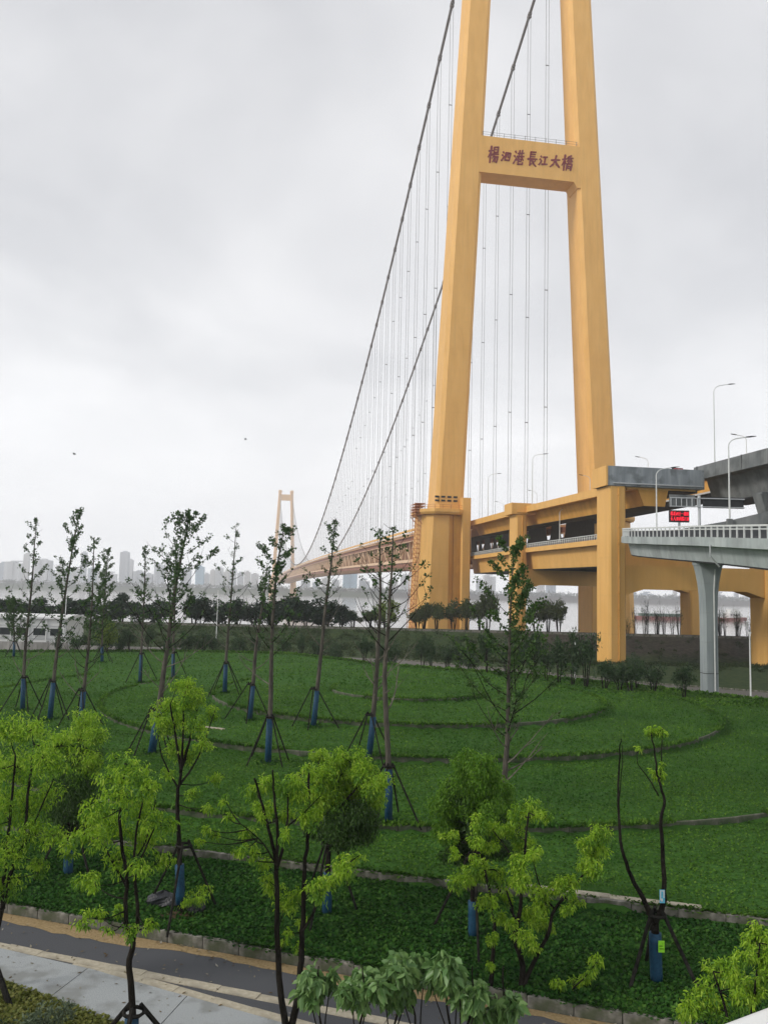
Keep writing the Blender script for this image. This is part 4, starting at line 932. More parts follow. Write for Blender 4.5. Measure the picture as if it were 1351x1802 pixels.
def ginkgo(key, label, spread=1.0, leaf=1.0, bare=.42, first=.30, seed=1, wrap=1.9, mat='leaf_gk', r0=.135, st=4, forks=0, where=''):
    rng = np.random.default_rng(seed); pts = smooth_path(GPATH[key]); n = len(pts)
    x, y, z = GPATH[key][0]; z = float(lawn_z(x, y)) - .05; H = pts[-1].z - z
    T = thing('ginkgo_tree', label, 'tree', (x, y, z), group='staked young ginkgo trees on the lawn')
    wob = np.cumsum(rng.normal(0, .012, (n, 2)), 0)
    pts = [Vector((p.x + wob[i][0], p.y + wob[i][1] + (i / n) * rng.uniform(-.02, .02), p.z)) for i, p in enumerate(pts)]
    pts[0].z = z - .1
    rad = [r0 * (1 - (i / (n - 1))) ** .95 * .93 + .012 for i in range(n)]
    m = MB(); m.tube(pts, rad, 8); tr = m.build('trunk', M['bark'], T, True)
    bl = MB(); br_ = MB(); LV = []
    def along(f): q = f * (n - 1); i = min(int(q), n - 2); return pts[i].lerp(pts[i + 1], q - i)
    nb = int(32 * (1 + .25 * forks)); a = rng.uniform(0, 6.28)
    for b in range(nb):
        f = first + (.985 - first) * (b / (nb - 1)) ** 1.12; a += 2.4 + rng.normal(0, .35)
        p0 = along(f); Lb = spread * (.30 + 3.7 * (1 - f) ** .85) * rng.uniform(.5, 1.25)
        if f < bare:
            if rng.random() < .5: continue
            Lb *= rng.uniform(.35, .95)
        elev = rng.uniform(.15, .7); d = Vector((math.cos(a) * math.cos(elev), math.sin(a) * math.cos(elev), math.sin(elev)))
        q = [p0]; k = 6
        for j in range(k):
            d = (d + Vector((rng.normal(0, .10), rng.normal(0, .10), .13 + rng.normal(0, .06)))).normalized(); q.append(q[-1] + d * Lb / k)
        rb = max(.011, .030 * (1 - f) + .008) * (1.15 if f < bare else 1)
        (bl if f < bare else br_).tube(q, [rb * (1 - .75 * j / k) for j in range(k + 1)], 4)
        tips = [q]
        for tw in range(rng.integers(1, 4)):
            j = rng.integers(2, k); a2 = rng.uniform(0, 6.28); dd = (d + Vector((math.cos(a2), math.sin(a2), .2)) * .8).normalized()
            e = q[j] + dd * Lb * rng.uniform(.15, .4); (bl if f < bare else br_).tube([q[j], e], [rb * .5, .005], 3); tips.append([q[j], q[j].lerp(e, .5), e])
        lf = leaf * (min(1.0, .45 + 1.1 * (f - bare)) if f >= bare else .2 * (f / bare) ** 2)
        for tp in tips:
            for j in range(1, len(tp)):
                if rng.random() > lf * .8: continue
                seg = (tp[j] - tp[j - 1]).length; nt = int(seg / .20 * min(1.6, lf + .1) + rng.random())
                for t_ in range(nt):
                    c = tp[j - 1].lerp(tp[j], rng.random()); kk = rng.integers(7, 15)
                    u = unit(rng.standard_normal((kk, 3)) + np.array([0, 0, .25])); L = rng.uniform(.08, .15, kk)
                    LV.append(leaf_quads(np.array(c) + u * rng.uniform(.0, .10, (kk, 1)), u, L, L * .42, rng, .05))
    for i in range(int(20 * leaf)):
        f = rng.uniform(max(bare, .55), 1.0); c = along(f); kk = rng.integers(3, 7); u = unit(rng.standard_normal((kk, 3))); L = rng.uniform(.075, .13, kk)
        LV.append(leaf_quads(np.array(c) + u * .05, u, L, L * .42, rng, .05))
    if bl.v: bl.build('bare_branches', M['twig'], T, kind='stuff', fix=False)
    br_.build('branches', M['bark_dk'], T, kind='stuff', fix=False)
    leaf_obj('crown', np.concatenate(LV), M[mat], T, 'stuff')
    if wrap:
        q = [p for p in pts if p.z < z + wrap + .3]; m = MB(); zz = [z + .02, z + wrap * .5, z + wrap]
        def at_z(v):
            for a_, b_ in zip(pts, pts[1:]):
                if a_.z <= v <= b_.z: return a_.lerp(b_, (v - a_.z) / max(1e-6, b_.z - a_.z))
            return pts[0]
        m.tube([Vector((at_z(v).x, at_z(v).y, v)) for v in zz], [r0 + .02, r0 + .016, r0 + .012], 9); m.build('trunk_wrap', M['wrap'], T, True)
        if st: stakes('dark stakes bracing the ' + where, x, y, z, wrap + .1, 1.15 + .1 * wrap, st, seed * .7)
    return T
GPATH = {
'G0': [(-40.35, 91.09, 0.5), (-40.42, 91.09, 2.54), (-40.71, 91.09, 5.03), (-40.96, 91.09, 6.9)],
'G1': [(-22.37, 52.22, 0.73), (-22.47, 52.22, 4.43), (-22.31, 52.22, 8.73), (-22.29, 52.22, 12.91)],
'G2': [(-19.31, 48.9, 0.73), (-19.16, 48.9, 4.76), (-18.77, 48.9, 9.47), (-18.32, 48.9, 13.41)],
'G3': [(-16.76, 46.71, 0.74), (-16.6, 46.71, 3.41), (-16.44, 46.71, 7.23), (-16.56, 46.71, 11.59)],
'G4': [(-29.48, 87.71, 0.5), (-29.65, 87.71, 4.5), (-29.55, 87.71, 8.12), (-29.44, 87.71, 12.69)],
'G5': [(-19.64, 68.01, 0.74), (-19.68, 68.01, 4.2), (-19.66, 68.01, 8.4), (-19.76, 68.01, 12.07)],
'G6': [(-10.88, 40.09, 0.73), (-10.62, 40.09, 3.2), (-10.41, 40.09, 5.65), (-10.18, 40.09, 8.13), (-9.83, 40.09, 10.91), (-9.62, 40.09, 12.38)],
'G7': [(-17.35, 69.65, 0.74), (-17.49, 69.65, 4.62), (-17.51, 69.65, 8.93), (-17.59, 69.65, 12.79)],
'G8': [(-10.67, 57.37, 1.28), (-10.6, 57.37, 5.09), (-10.47, 57.37, 8.64), (-10.3, 57.37, 13.35)],
'G9': [(-7.49, 48.24, 1.02), (-7.32, 48.24, 4.11), (-7.17, 48.24, 6.41), (-6.88, 48.24, 8.41), (-6.76, 48.24, 10.41)],
'G10': [(-5.04, 38.45, 0.74), (-5.02, 38.45, 3.82), (-5.04, 38.45, 7.22), (-4.89, 38.45, 9.87), (-4.62, 38.45, 11.89)],
'G11': [(-3.67, 46.3, 1.02), (-3.41, 46.3, 4.71), (-3.2, 46.3, 8.19), (-2.92, 46.3, 10.76), (-2.76, 46.3, 12.97)],
'G12': [(-0.45, 39.18, 0.87), (-0.22, 39.18, 4.37), (-0.08, 39.18, 7.57), (-0.11, 39.18, 10.0), (-0.19, 39.18, 11.92)],
'G13': [(0.39, 29.55, 0.71), (0.3, 29.55, 2.94), (0.09, 29.55, 5.91), (0.14, 29.55, 8.13), (0.22, 29.55, 9.76), (0.23, 29.55, 11.25)],
'G14': [(4.83, 32.13, 0.72), (4.9, 32.13, 2.52), (4.96, 32.13, 5.11), (5.0, 32.13, 7.95), (5.09, 32.13, 10.73)],
}
ginkgo('G1', 'thin tiered ginkgo sapling nearest the left edge of the lawn', 0.95, 0.85, 0.32, 0.22, 1, 2.0, where='thin ginkgo nearest the left edge')
ginkgo('G2', 'ginkgo sapling with curved top leaning right, second tall one from the left', 0.90, 1.25, 0.34, 0.26, 2, 2.2, where='curved-top ginkgo second from the left')
ginkgo('G3', 'crooked ginkgo sapling with leaning lower trunk, third tall one from the left', 0.90, 1.00, 0.37, 0.24, 3, 2.0, where='crooked ginkgo third from the left')
ginkgo('G4', 'bushy full-leaved young tree far back on the left of the lawn', 0.95, 1.90, 0.22, 0.22, 4, 1.7, 'leaf_gk2', .15, where='bushy tree far back on the left', forks=2)
ginkgo('G5', 'short narrow-topped ginkgo sapling near the back of the lawn, left of the wide forked one', 0.69, 1.00, 0.37, 0.34, 5, 2.3, where='narrow ginkgo at the back left')
ginkgo('G6', 'wide ginkgo with pale bare lower branches standing behind the fresh green sapling', 1.29, 1.10, 0.40, 0.24, 6, 2.0, r0=.17, where='wide ginkgo with pale bare branches', forks=2)
ginkgo('G7', 'dark ginkgo directly behind the wide pale-branched one', 0.90, 1.20, 0.37, 0.32, 7, 2.3, where='ginkgo directly behind the wide one')
ginkgo('G8', 'slender ginkgo in open lawn left of the far tower with a thin spire top', 0.84, 0.75, 0.37, 0.30, 8, 2.0, where='slender spire-topped ginkgo left of the far tower')
ginkgo('G9', 'low leaning ginkgo with few leaves, left of the one before the far tower', 0.90, 0.60, 0.42, 0.24, 9, 2.0, where='low leaning ginkgo')
ginkgo('G10', 'leafy-topped ginkgo standing right in front of the far tower', 0.95, 1.25, 0.37, 0.22, 10, 2.05, where='ginkgo in front of the far tower')
ginkgo('G11', 'ginkgo with a dark round tuft on top, crossing the left suspension cable', 0.81, 0.95, 0.44, 0.30, 11, 2.05, where='tufted ginkgo crossing the cable')
ginkgo('G12', 'ginkgo behind the round bright tree, rear one of the crossing pair before the truss', 1.01, 0.55, 0.42, 0.22, 12, 1.9, where='rear ginkgo of the crossing pair')
ginkgo('G13', 'ginkgo with pale arching bare branches, front one of the crossing pair before the truss', 1.01, 0.55, 0.47, 0.24, 13, 1.85, r0=.12, where='front ginkgo of the crossing pair')
ginkgo('G14', 'wide-spreading ginkgo with upswept limbs in front of the near piers', 1.450, 1.35, 0.34, 0.12, 14, 0, 'leaf_gk2', r0=.13, forks=2)
ginkgo('G0', 'small bushy staked tree before the white prefab building', 0.95, 1.60, 0.27, 0.24, 15, 1.7, 'leaf_gk2', .12, where='small bushy tree before the white building', forks=2)

# dark tufts added as contact shade round the staked trunks
rb_ = np.random.default_rng(41); VV = []
for P_ in GPATH.values():
    n = 130; x = P_[0][0] + rb_.normal(0, .22, n); y = P_[0][1] + rb_.normal(0, .22, n); L = rb_.uniform(.1, .26, n); u = unit(rb_.standard_normal((n, 3)) * np.array([.7, .7, .4]) + np.array([0, 0, .8]))
    VV.append(leaf_quads(np.stack([x, y, lawn_z(x, y) - .02], -1), u, L, L * .25, rb_))
V = np.concatenate(VV); link_mesh('contact_shade_tufts', np_mesh('contact_shade_tufts', V, np.arange(len(V)).reshape(-1, 4)), M['blade_dk'], None, False, 'stuff', 'dark grass tufts added as contact shade round the staked tree trunks', 'grass')
FT = {
'F1': ([([(-8.55, 18.97, -0.06), (-8.4, 18.97, 0.96), (-8.29, 18.97, 1.7), (-8.13, 18.97, 2.56), (-7.93, 18.97, 3.05), (-7.88, 18.97, 4.17), (-7.82, 18.97, 5.3)], 0.09, 0.025), ([(-8.29, 18.97, 1.7), (-8.32, 19.03, 2.66), (-8.3, 19.08, 3.88), (-8.29, 19.14, 5.01)], 0.06, 0.02), ([(-7.93, 18.97, 3.05), (-7.64, 19.07, 3.78), (-7.4, 19.18, 4.51)], 0.03, 0.012)], [(-8.7, 19.59, 5.56, 0.41, 0), (-8.05, 19.31, 5.56, 0.4, 0), (-8.43, 19.56, 4.66, 0.55, 0), (-7.34, 18.31, 5.13, 0.45, 0), (-7.18, 18.92, 5.3, 0.37, 0), (-8.67, 19.59, 3.74, 0.48, 0), (-8.01, 19.18, 3.86, 0.4, 0), (-7.69, 19.53, 4.1, 0.34, 0), (-7.95, 18.43, 3.1, 0.39, 0), (-7.68, 18.93, 3.32, 0.37, 0), (-7.11, 18.62, 3.42, 0.29, 0), (-8.26, 19.03, 2.16, 0.33, 0), (-7.57, 19.07, 2.66, 0.2, 0), (-8.63, 18.29, 4.92, 0.51, 0), (-8.68, 18.57, 3.64, 0.52, 0), (-8.76, 18.66, 2.52, 0.52, 0), (-7.12, 19.55, 2.77, 0.19, 0), (-7.6, 19.34, 2.44, 0.19, 0)]),
'F4': ([([(-9.19, 25.36, 0.24), (-9.2, 25.36, 1.58), (-9.18, 25.36, 2.91), (-9.09, 25.36, 4.26)], 0.1, 0.03)], [(-9.04, 25.66, 4.64, 0.45, 0), (-8.53, 25.0, 4.34, 0.38, 0), (-9.29, 25.48, 4.06, 0.44, 0), (-9.54, 24.99, 4.15, 0.38, 0), (-8.79, 24.86, 3.69, 0.49, 0), (-9.61, 25.73, 3.33, 0.39, 0), (-8.47, 25.07, 3.66, 0.31, 0), (-8.99, 25.08, 2.98, 0.61, 1), (-9.49, 25.84, 2.11, 0.63, 1), (-9.24, 25.73, 1.64, 0.45, 1), (-8.98, 25.15, 3.8, 0.49, 1), (-9.52, 25.82, 2.8, 0.54, 1), (-8.98, 25.4, 2.24, 0.44, 1)]),
'F2': ([([(-4.61, 16.68, -0.21), (-4.66, 16.68, 0.94), (-4.75, 16.68, 1.57), (-4.7, 16.68, 2.0), (-4.86, 16.68, 2.42), (-4.9, 16.68, 3.28), (-5.06, 16.68, 4.14), (-5.07, 16.68, 4.91), (-5.02, 16.68, 5.46)], 0.1, 0.02), ([(-4.7, 16.68, 2.0), (-4.61, 16.61, 2.56), (-4.71, 16.55, 3.33), (-4.69, 16.48, 4.1), (-4.57, 16.41, 4.87)], 0.05, 0.015), ([(-4.89, 16.68, 3.06), (-5.35, 16.88, 3.64), (-5.79, 17.08, 4.12)], 0.025, 0.01), ([(-4.75, 16.68, 3.28), (-4.51, 16.77, 3.91), (-4.3, 16.85, 4.44)], 0.025, 0.01), ([(-4.9, 16.68, 3.28), (-4.58, 16.89, 3.98), (-4.5, 17.1, 4.71)], 0.02, 0.008)], [(-5.44, 17.39, 5.36, 0.24, 0), (-4.88, 16.32, 5.48, 0.2, 0), (-5.23, 16.43, 5.18, 0.23, 0), (-4.63, 16.08, 5.38, 0.25, 0), (-4.87, 16.04, 4.96, 0.29, 0), (-4.33, 15.9, 5.11, 0.24, 0), (-5.33, 16.32, 4.66, 0.27, 0), (-4.82, 16.87, 4.54, 0.31, 0), (-5.36, 15.79, 4.59, 0.24, 0), (-5.25, 17.0, 4.16, 0.33, 0), (-4.23, 16.39, 4.46, 0.25, 0), (-5.69, 16.34, 4.12, 0.2, 0), (-4.73, 17.25, 3.87, 0.34, 0), (-6.05, 16.65, 3.91, 0.23, 0), (-5.3, 16.35, 4.02, 0.28, 0), (-4.07, 16.65, 4.28, 0.17, 0), (-5.11, 17.05, 3.48, 0.31, 0), (-4.38, 15.88, 3.76, 0.22, 0), (-5.91, 17.54, 2.91, 0.24, 0), (-5.17, 15.82, 3.38, 0.13, 0), (-4.33, 17.13, 3.47, 0.19, 0), (-5.19, 17.3, 2.39, 0.14, 0), (-5.37, 15.81, 2.79, 0.15, 0), (-5.55, 17.2, 2.29, 0.14, 0), (-4.69, 16.44, 2.31, 0.16, 0), (-4.38, 16.82, 2.35, 0.12, 0), (-4.17, 15.8, 2.68, 0.1, 0), (-4.95, 15.86, 2.53, 0.09, 0)]),
'F3': ([([(-5.17, 22.74, 0.18), (-5.24, 22.74, 1.23), (-5.32, 22.74, 2.26), (-5.4, 22.74, 3.31), (-5.35, 22.74, 3.91), (-5.55, 22.74, 4.96), (-5.72, 22.74, 5.72)], 0.11, 0.02), ([(-5.35, 22.74, 3.91), (-5.19, 22.83, 4.65), (-5.04, 22.92, 5.4), (-4.98, 23.01, 6.01)], 0.05, 0.012), ([(-5.35, 22.74, 3.91), (-5.31, 22.65, 4.83), (-5.3, 22.56, 6.06)], 0.05, 0.012), ([(-5.34, 22.74, 3.61), (-4.89, 22.82, 4.36), (-4.53, 22.89, 5.57)], 0.035, 0.01), ([(-5.36, 22.74, 3.46), (-5.91, 22.87, 4.32), (-6.11, 23.0, 5.37)], 0.03, 0.01)], [(-5.85, 23.27, 5.64, 0.32, 0), (-5.23, 22.55, 6.21, 0.31, 0), (-4.91, 22.57, 5.99, 0.25, 0), (-5.85, 22.77, 5.1, 0.29, 0), (-5.46, 23.07, 5.22, 0.35, 0), (-4.88, 22.27, 5.21, 0.31, 0), (-4.71, 23.04, 5.47, 0.21, 0), (-5.59, 23.1, 4.44, 0.32, 0), (-5.2, 23.17, 4.28, 0.29, 0), (-4.62, 22.18, 4.78, 0.19, 0), (-4.49, 23.27, 3.63, 0.18, 0), (-4.38, 22.25, 3.16, 0.17, 0), (-4.94, 22.55, 3.44, 0.22, 0), (-5.66, 22.87, 3.87, 0.19, 0), (-6.17, 23.24, 5.3, 0.23, 0), (-5.2, 22.55, 5.76, 0.28, 0), (-5.68, 23.25, 6.2, 0.19, 0), (-4.72, 22.79, 0.71, 0.25, 0), (-4.96, 22.51, 0.59, 0.16, 0), (-5.53, 22.52, -0.08, 0.14, 0)]),
'F5': ([([(-1.62, 17.0, -0.42), (-1.73, 17.0, 0.53), (-1.85, 17.0, 1.28), (-1.93, 17.0, 2.14), (-1.98, 17.0, 3.24), (-2.01, 17.0, 3.57), (-2.18, 17.0, 4.12), (-2.31, 17.0, 4.56), (-2.49, 17.0, 5.12)], 0.1, 0.02), ([(-1.98, 17.0, 3.35), (-1.98, 16.87, 4.05), (-2.06, 16.75, 4.85), (-2.08, 16.62, 5.38)], 0.045, 0.015), ([(-1.98, 17.0, 3.35), (-1.84, 16.89, 3.93), (-1.79, 16.79, 4.41), (-1.77, 16.68, 5.2)], 0.04, 0.012), ([(-1.66, 17.0, 0.32), (-1.47, 17.02, 0.96), (-1.44, 17.05, 1.59), (-1.43, 17.07, 2.34), (-1.42, 17.1, 3.33), (-1.39, 17.12, 4.1), (-1.41, 17.15, 4.99), (-1.42, 17.17, 5.42)], 0.08, 0.02), ([(-1.42, 17.0, 2.16), (-1.14, 17.15, 2.65), (-0.87, 17.3, 3.11), (-0.34, 17.45, 3.52)], 0.03, 0.01), ([(-2.0, 17.0, 3.46), (-2.35, 16.85, 3.99), (-2.68, 16.7, 4.3)], 0.02, 0.008), ([(-1.8, 17.0, 4.18), (-1.45, 16.8, 4.52), (-1.11, 16.59, 4.91)], 0.02, 0.008)], [(-2.59, 17.88, 4.74, 0.27, 0), (-2.19, 17.06, 5.02, 0.21, 0), (-1.87, 16.83, 5.0, 0.21, 0), (-1.59, 16.53, 5.19, 0.21, 0), (-2.35, 17.17, 4.4, 0.24, 0), (-1.94, 17.59, 4.28, 0.2, 0), (-1.53, 16.92, 4.82, 0.26, 0), (-1.37, 16.86, 4.4, 0.23, 0), (-1.37, 16.2, 5.51, 0.11, 0), (-2.72, 17.75, 3.89, 0.16, 0), (-2.52, 16.16, 4.03, 0.12, 0), (-2.47, 16.99, 3.65, 0.15, 0), (-2.26, 17.61, 3.34, 0.2, 0), (-1.78, 16.34, 4.21, 0.15, 0), (-2.1, 17.42, 2.87, 0.19, 0), (-1.89, 17.81, 2.37, 0.22, 0), (-2.2, 17.23, 3.1, 0.14, 0), (-1.63, 17.52, 2.62, 0.2, 0), (-1.09, 16.29, 3.26, 0.25, 0), (-0.93, 16.88, 3.17, 0.16, 0), (-0.58, 16.37, 3.61, 0.21, 0), (-0.43, 17.62, 3.41, 0.16, 0), (-0.7, 16.63, 3.34, 0.15, 0), (-1.67, 16.92, 2.18, 0.11, 0), (-1.53, 17.9, 2.0, 0.11, 0), (-1.85, 17.63, 1.76, 0.11, 0), (-1.57, 17.86, 1.49, 0.11, 0), (-3.21, 16.92, 4.01, 0.11, 0), (-2.99, 16.98, 4.33, 0.11, 0), (-2.83, 17.41, 3.53, 0.12, 0), (-3.08, 16.96, 4.72, 0.09, 0), (-3.49, 16.62, 3.98, 0.09, 0), (-3.37, 16.83, 4.14, 0.09, 0)]),
'F6': ([([(-1.28, 22.84, 0.26), (-1.28, 22.84, 1.29), (-1.26, 22.84, 2.33), (-1.13, 22.84, 3.08), (-1.07, 22.84, 3.83)], 0.1, 0.03), ([(-1.13, 22.84, 2.93), (-0.6, 22.78, 3.56), (-0.3, 22.73, 3.88)], 0.04, 0.015), ([(-1.16, 22.84, 2.93), (-1.55, 23.06, 3.62), (-1.66, 23.28, 4.18)], 0.04, 0.015)], [(-1.61, 23.67, 4.23, 0.26, 0), (-1.18, 23.07, 4.24, 0.35, 0), (-0.78, 22.84, 4.3, 0.38, 0), (-0.38, 22.55, 4.18, 0.38, 0), (-0.14, 22.1, 3.88, 0.37, 0), (-1.59, 22.43, 3.99, 0.38, 0), (-1.02, 23.35, 3.72, 0.49, 0), (-0.54, 23.5, 3.46, 0.49, 0), (-1.36, 22.59, 3.44, 0.41, 0), (-0.92, 23.35, 3.18, 0.49, 0), (-0.37, 23.33, 3.05, 0.46, 0), (-0.13, 23.19, 3.17, 0.32, 0), (-1.61, 23.14, 2.92, 0.32, 0), (-1.22, 23.31, 2.65, 0.39, 0), (-0.73, 22.59, 2.93, 0.47, 1), (-1.6, 23.21, 2.44, 0.36, 1), (-0.94, 22.45, 2.6, 0.44, 1), (-0.5, 22.81, 2.58, 0.41, 1), (-0.84, 23.33, 2.96, 0.49, 1), (-0.35, 23.18, 2.7, 0.36, 1), (-1.8, 22.47, 3.46, 0.28, 0), (-1.35, 23.64, 3.65, 0.33, 1)]),
'F7': ([([(2.52, 21.63, 0.25), (2.5, 21.63, 1.5), (2.53, 21.63, 2.63), (2.56, 21.63, 3.76)], 0.1, 0.03)], [(2.44, 21.79, 4.66, 0.27, 2), (2.53, 20.65, 4.68, 0.35, 2), (2.22, 21.72, 4.38, 0.33, 2), (2.81, 21.13, 4.31, 0.35, 2), (2.03, 21.97, 3.88, 0.4, 2), (2.43, 21.56, 3.99, 0.45, 2), (3.26, 22.26, 3.7, 0.37, 2), (1.73, 21.92, 3.38, 0.37, 2), (2.29, 22.23, 3.24, 0.43, 2), (2.77, 21.33, 3.56, 0.45, 2), (3.37, 21.92, 3.35, 0.31, 2), (1.83, 22.11, 2.76, 0.37, 2), (2.38, 22.29, 2.57, 0.4, 1), (2.85, 21.33, 3.0, 0.39, 1), (2.61, 22.32, 2.13, 0.4, 1), (2.09, 22.37, 2.25, 0.34, 1), (3.09, 22.01, 2.38, 0.31, 1), (2.63, 22.58, 2.94, 0.47, 1), (2.7, 22.54, 3.54, 0.47, 1), (2.15, 21.67, 3.74, 0.39, 1)]),
'F8': ([([(3.3, 19.17, 0.15), (3.36, 19.17, 0.66), (3.16, 19.17, 1.27), (3.29, 19.17, 1.89), (3.32, 19.17, 2.5), (3.4, 19.17, 3.38), (3.46, 19.17, 4.01)], 0.08, 0.018), ([(3.31, 19.17, 0.24), (3.67, 19.13, 0.93), (3.91, 19.08, 1.44), (4.03, 19.04, 1.95), (4.46, 18.99, 2.47), (4.9, 18.95, 3.11), (5.01, 18.9, 3.64)], 0.06, 0.015), ([(2.64, 19.17, 0.06), (2.68, 19.22, 0.87), (2.73, 19.28, 1.59), (2.6, 19.33, 2.31), (2.4, 19.39, 3.04), (2.4, 19.44, 3.59)], 0.06, 0.015), ([(3.23, 19.17, 1.39), (3.05, 19.29, 2.08), (2.73, 19.4, 2.66), (2.03, 19.52, 2.38)], 0.03, 0.01), ([(3.32, 19.17, 2.5), (3.02, 19.16, 3.12), (2.66, 19.15, 3.59)], 0.025, 0.01), ([(4.06, 19.17, 1.9), (3.75, 19.25, 2.36), (3.56, 19.32, 3.08)], 0.025, 0.01)], [(3.33, 19.52, 3.91, 0.24, 0), (3.66, 19.54, 3.91, 0.27, 0), (3.75, 18.64, 4.09, 0.14, 0), (3.22, 19.62, 3.5, 0.23, 0), (2.38, 19.3, 3.7, 0.24, 0), (2.73, 19.43, 3.54, 0.22, 0), (2.23, 19.04, 3.39, 0.21, 0), (2.59, 19.37, 3.17, 0.2, 0), (1.69, 19.61, 3.34, 0.18, 0), (1.81, 19.39, 3.02, 0.15, 0), (3.47, 19.52, 3.15, 0.24, 0), (3.48, 18.41, 3.34, 0.18, 0), (3.12, 18.63, 3.05, 0.22, 0), (2.24, 19.08, 2.88, 0.21, 0), (2.02, 19.41, 2.39, 0.27, 0), (1.76, 18.72, 2.5, 0.17, 0), (2.48, 19.47, 2.51, 0.24, 0), (2.86, 19.38, 2.49, 0.23, 0), (3.22, 18.44, 2.75, 0.26, 0), (3.66, 19.12, 2.28, 0.24, 0), (3.96, 18.73, 2.55, 0.23, 0), (4.21, 18.46, 2.71, 0.23, 0), (4.62, 18.58, 2.98, 0.22, 0), (4.88, 18.88, 3.25, 0.26, 0), (4.95, 18.66, 3.69, 0.23, 0), (4.64, 18.68, 3.55, 0.16, 0), (4.83, 18.43, 3.03, 0.17, 0), (3.85, 19.11, 2.04, 0.23, 0), (2.55, 18.98, 2.06, 0.21, 0), (2.8, 19.35, 1.66, 0.2, 0), (3.51, 19.31, 1.71, 0.24, 0), (3.03, 18.75, 1.65, 0.18, 0), (4.02, 19.82, 1.3, 0.22, 0), (3.28, 18.37, 1.6, 0.19, 0), (3.52, 19.02, 1.07, 0.16, 0), (2.6, 18.82, 1.42, 0.14, 0), (2.6, 19.03, 0.71, 0.12, 0), (4.17, 18.55, 2.14, 0.14, 0), (3.05, 19.7, 1.94, 0.19, 0), (4.46, 18.97, 2.23, 0.16, 0)]),
'F9': ([([(6.46, 19.49, 0.2), (6.44, 19.49, 0.84), (6.43, 19.49, 1.53)], 0.11, 0.09), ([(6.43, 19.49, 1.5), (6.15, 19.49, 2.08), (5.83, 19.5, 2.7), (5.66, 19.5, 3.33), (5.6, 19.5, 4.35), (5.64, 19.5, 5.26), (5.67, 19.51, 5.65)], 0.07, 0.01), ([(6.43, 19.49, 1.5), (6.62, 19.48, 1.97), (6.64, 19.47, 2.35), (6.61, 19.47, 3.11), (6.58, 19.46, 3.88), (6.65, 19.45, 4.26), (6.52, 19.44, 4.78), (6.42, 19.44, 5.42), (6.35, 19.43, 5.81)], 0.08, 0.012), ([(6.56, 19.49, 4.66), (6.61, 19.49, 5.28), (6.64, 19.5, 5.94)], 0.02, 0.008), ([(5.61, 19.49, 4.1), (5.69, 19.48, 5.07), (5.68, 19.47, 5.53)], 0.014, 0.006), ([(6.53, 19.49, 4.38), (6.3, 19.49, 4.76), (6.06, 19.5, 5.08), (6.04, 19.5, 5.33)], 0.02, 0.006)], [(6.35, 19.63, 5.78, 0.15, 0), (6.47, 19.59, 5.85, 0.15, 0), (6.59, 19.47, 5.85, 0.11, 0), (6.59, 19.58, 4.8, 0.14, 0), (6.49, 19.53, 4.86, 0.11, 0), (6.06, 19.45, 5.44, 0.07, 0), (6.6, 19.38, 5.11, 0.07, 0)]),
'F10': ([([(6.63, 15.6, -0.52), (6.55, 15.6, 0.83), (6.36, 15.6, 1.71), (6.21, 15.6, 2.2)], 0.05, 0.012), ([(6.61, 15.6, 0.35), (6.94, 15.62, 1.71), (7.07, 15.64, 2.7)], 0.04, 0.012), ([(6.55, 15.6, 0.83), (6.1, 15.74, 1.24), (6.0, 15.87, 1.67)], 0.03, 0.01)], [(7.25, 16.16, 2.59, 0.25, 0), (7.21, 15.73, 2.36, 0.26, 0), (6.71, 15.42, 2.56, 0.14, 0), (6.45, 16.07, 1.97, 0.22, 0), (6.24, 15.0, 2.54, 0.19, 0), (5.87, 15.13, 2.09, 0.19, 0), (5.87, 15.68, 1.54, 0.22, 0), (6.33, 15.74, 1.52, 0.22, 0), (6.49, 15.17, 1.9, 0.19, 0), (7.07, 15.76, 1.83, 0.22, 0), (5.85, 16.07, 1.19, 0.15, 0), (7.35, 15.45, 2.78, 0.27, 0), (6.54, 15.52, 1.99, 0.16, 0), (7.04, 15.27, 2.26, 0.17, 0)]),
'F11': ([([(4.34, 19.0, 0.19), (4.49, 19.0, 0.34), (4.72, 19.0, 0.55), (4.97, 19.0, 0.87)], 0.02, 0.008), ([(4.37, 19.0, 0.22), (4.17, 19.09, 0.33)], 0.012, 0.006)], [(4.08, 18.95, 0.39, 0.16, 0), (4.51, 19.18, 0.32, 0.15, 0), (4.76, 19.17, 0.5, 0.16, 0), (4.98, 19.04, 0.82, 0.15, 0), (4.82, 18.9, 0.75, 0.12, 0)]),
'B1': ([([(-0.71, 14.48, -0.61), (-0.8, 14.48, 1.26), (-0.89, 14.48, 1.98), (-0.93, 14.48, 2.62)], 0.03, 0.01), ([(-0.79, 14.48, 1.26), (-1.08, 14.4, 2.2)], 0.015, 0.008), ([(-0.79, 14.48, 1.35), (-0.74, 14.36, 2.32)], 0.015, 0.008)], [(-1.11, 14.82, 2.2, 0.14, 0), (-1.01, 14.34, 2.22, 0.14, 0), (-1.06, 14.56, 2.32, 0.14, 0), (-1.01, 14.46, 2.36, 0.14, 0), (-1.06, 14.58, 2.43, 0.14, 0), (-0.98, 14.55, 2.13, 0.14, 0), (-0.92, 14.65, 2.31, 0.14, 0), (-1.03, 14.21, 2.51, 0.14, 0), (-0.72, 14.66, 2.37, 0.14, 0)]),
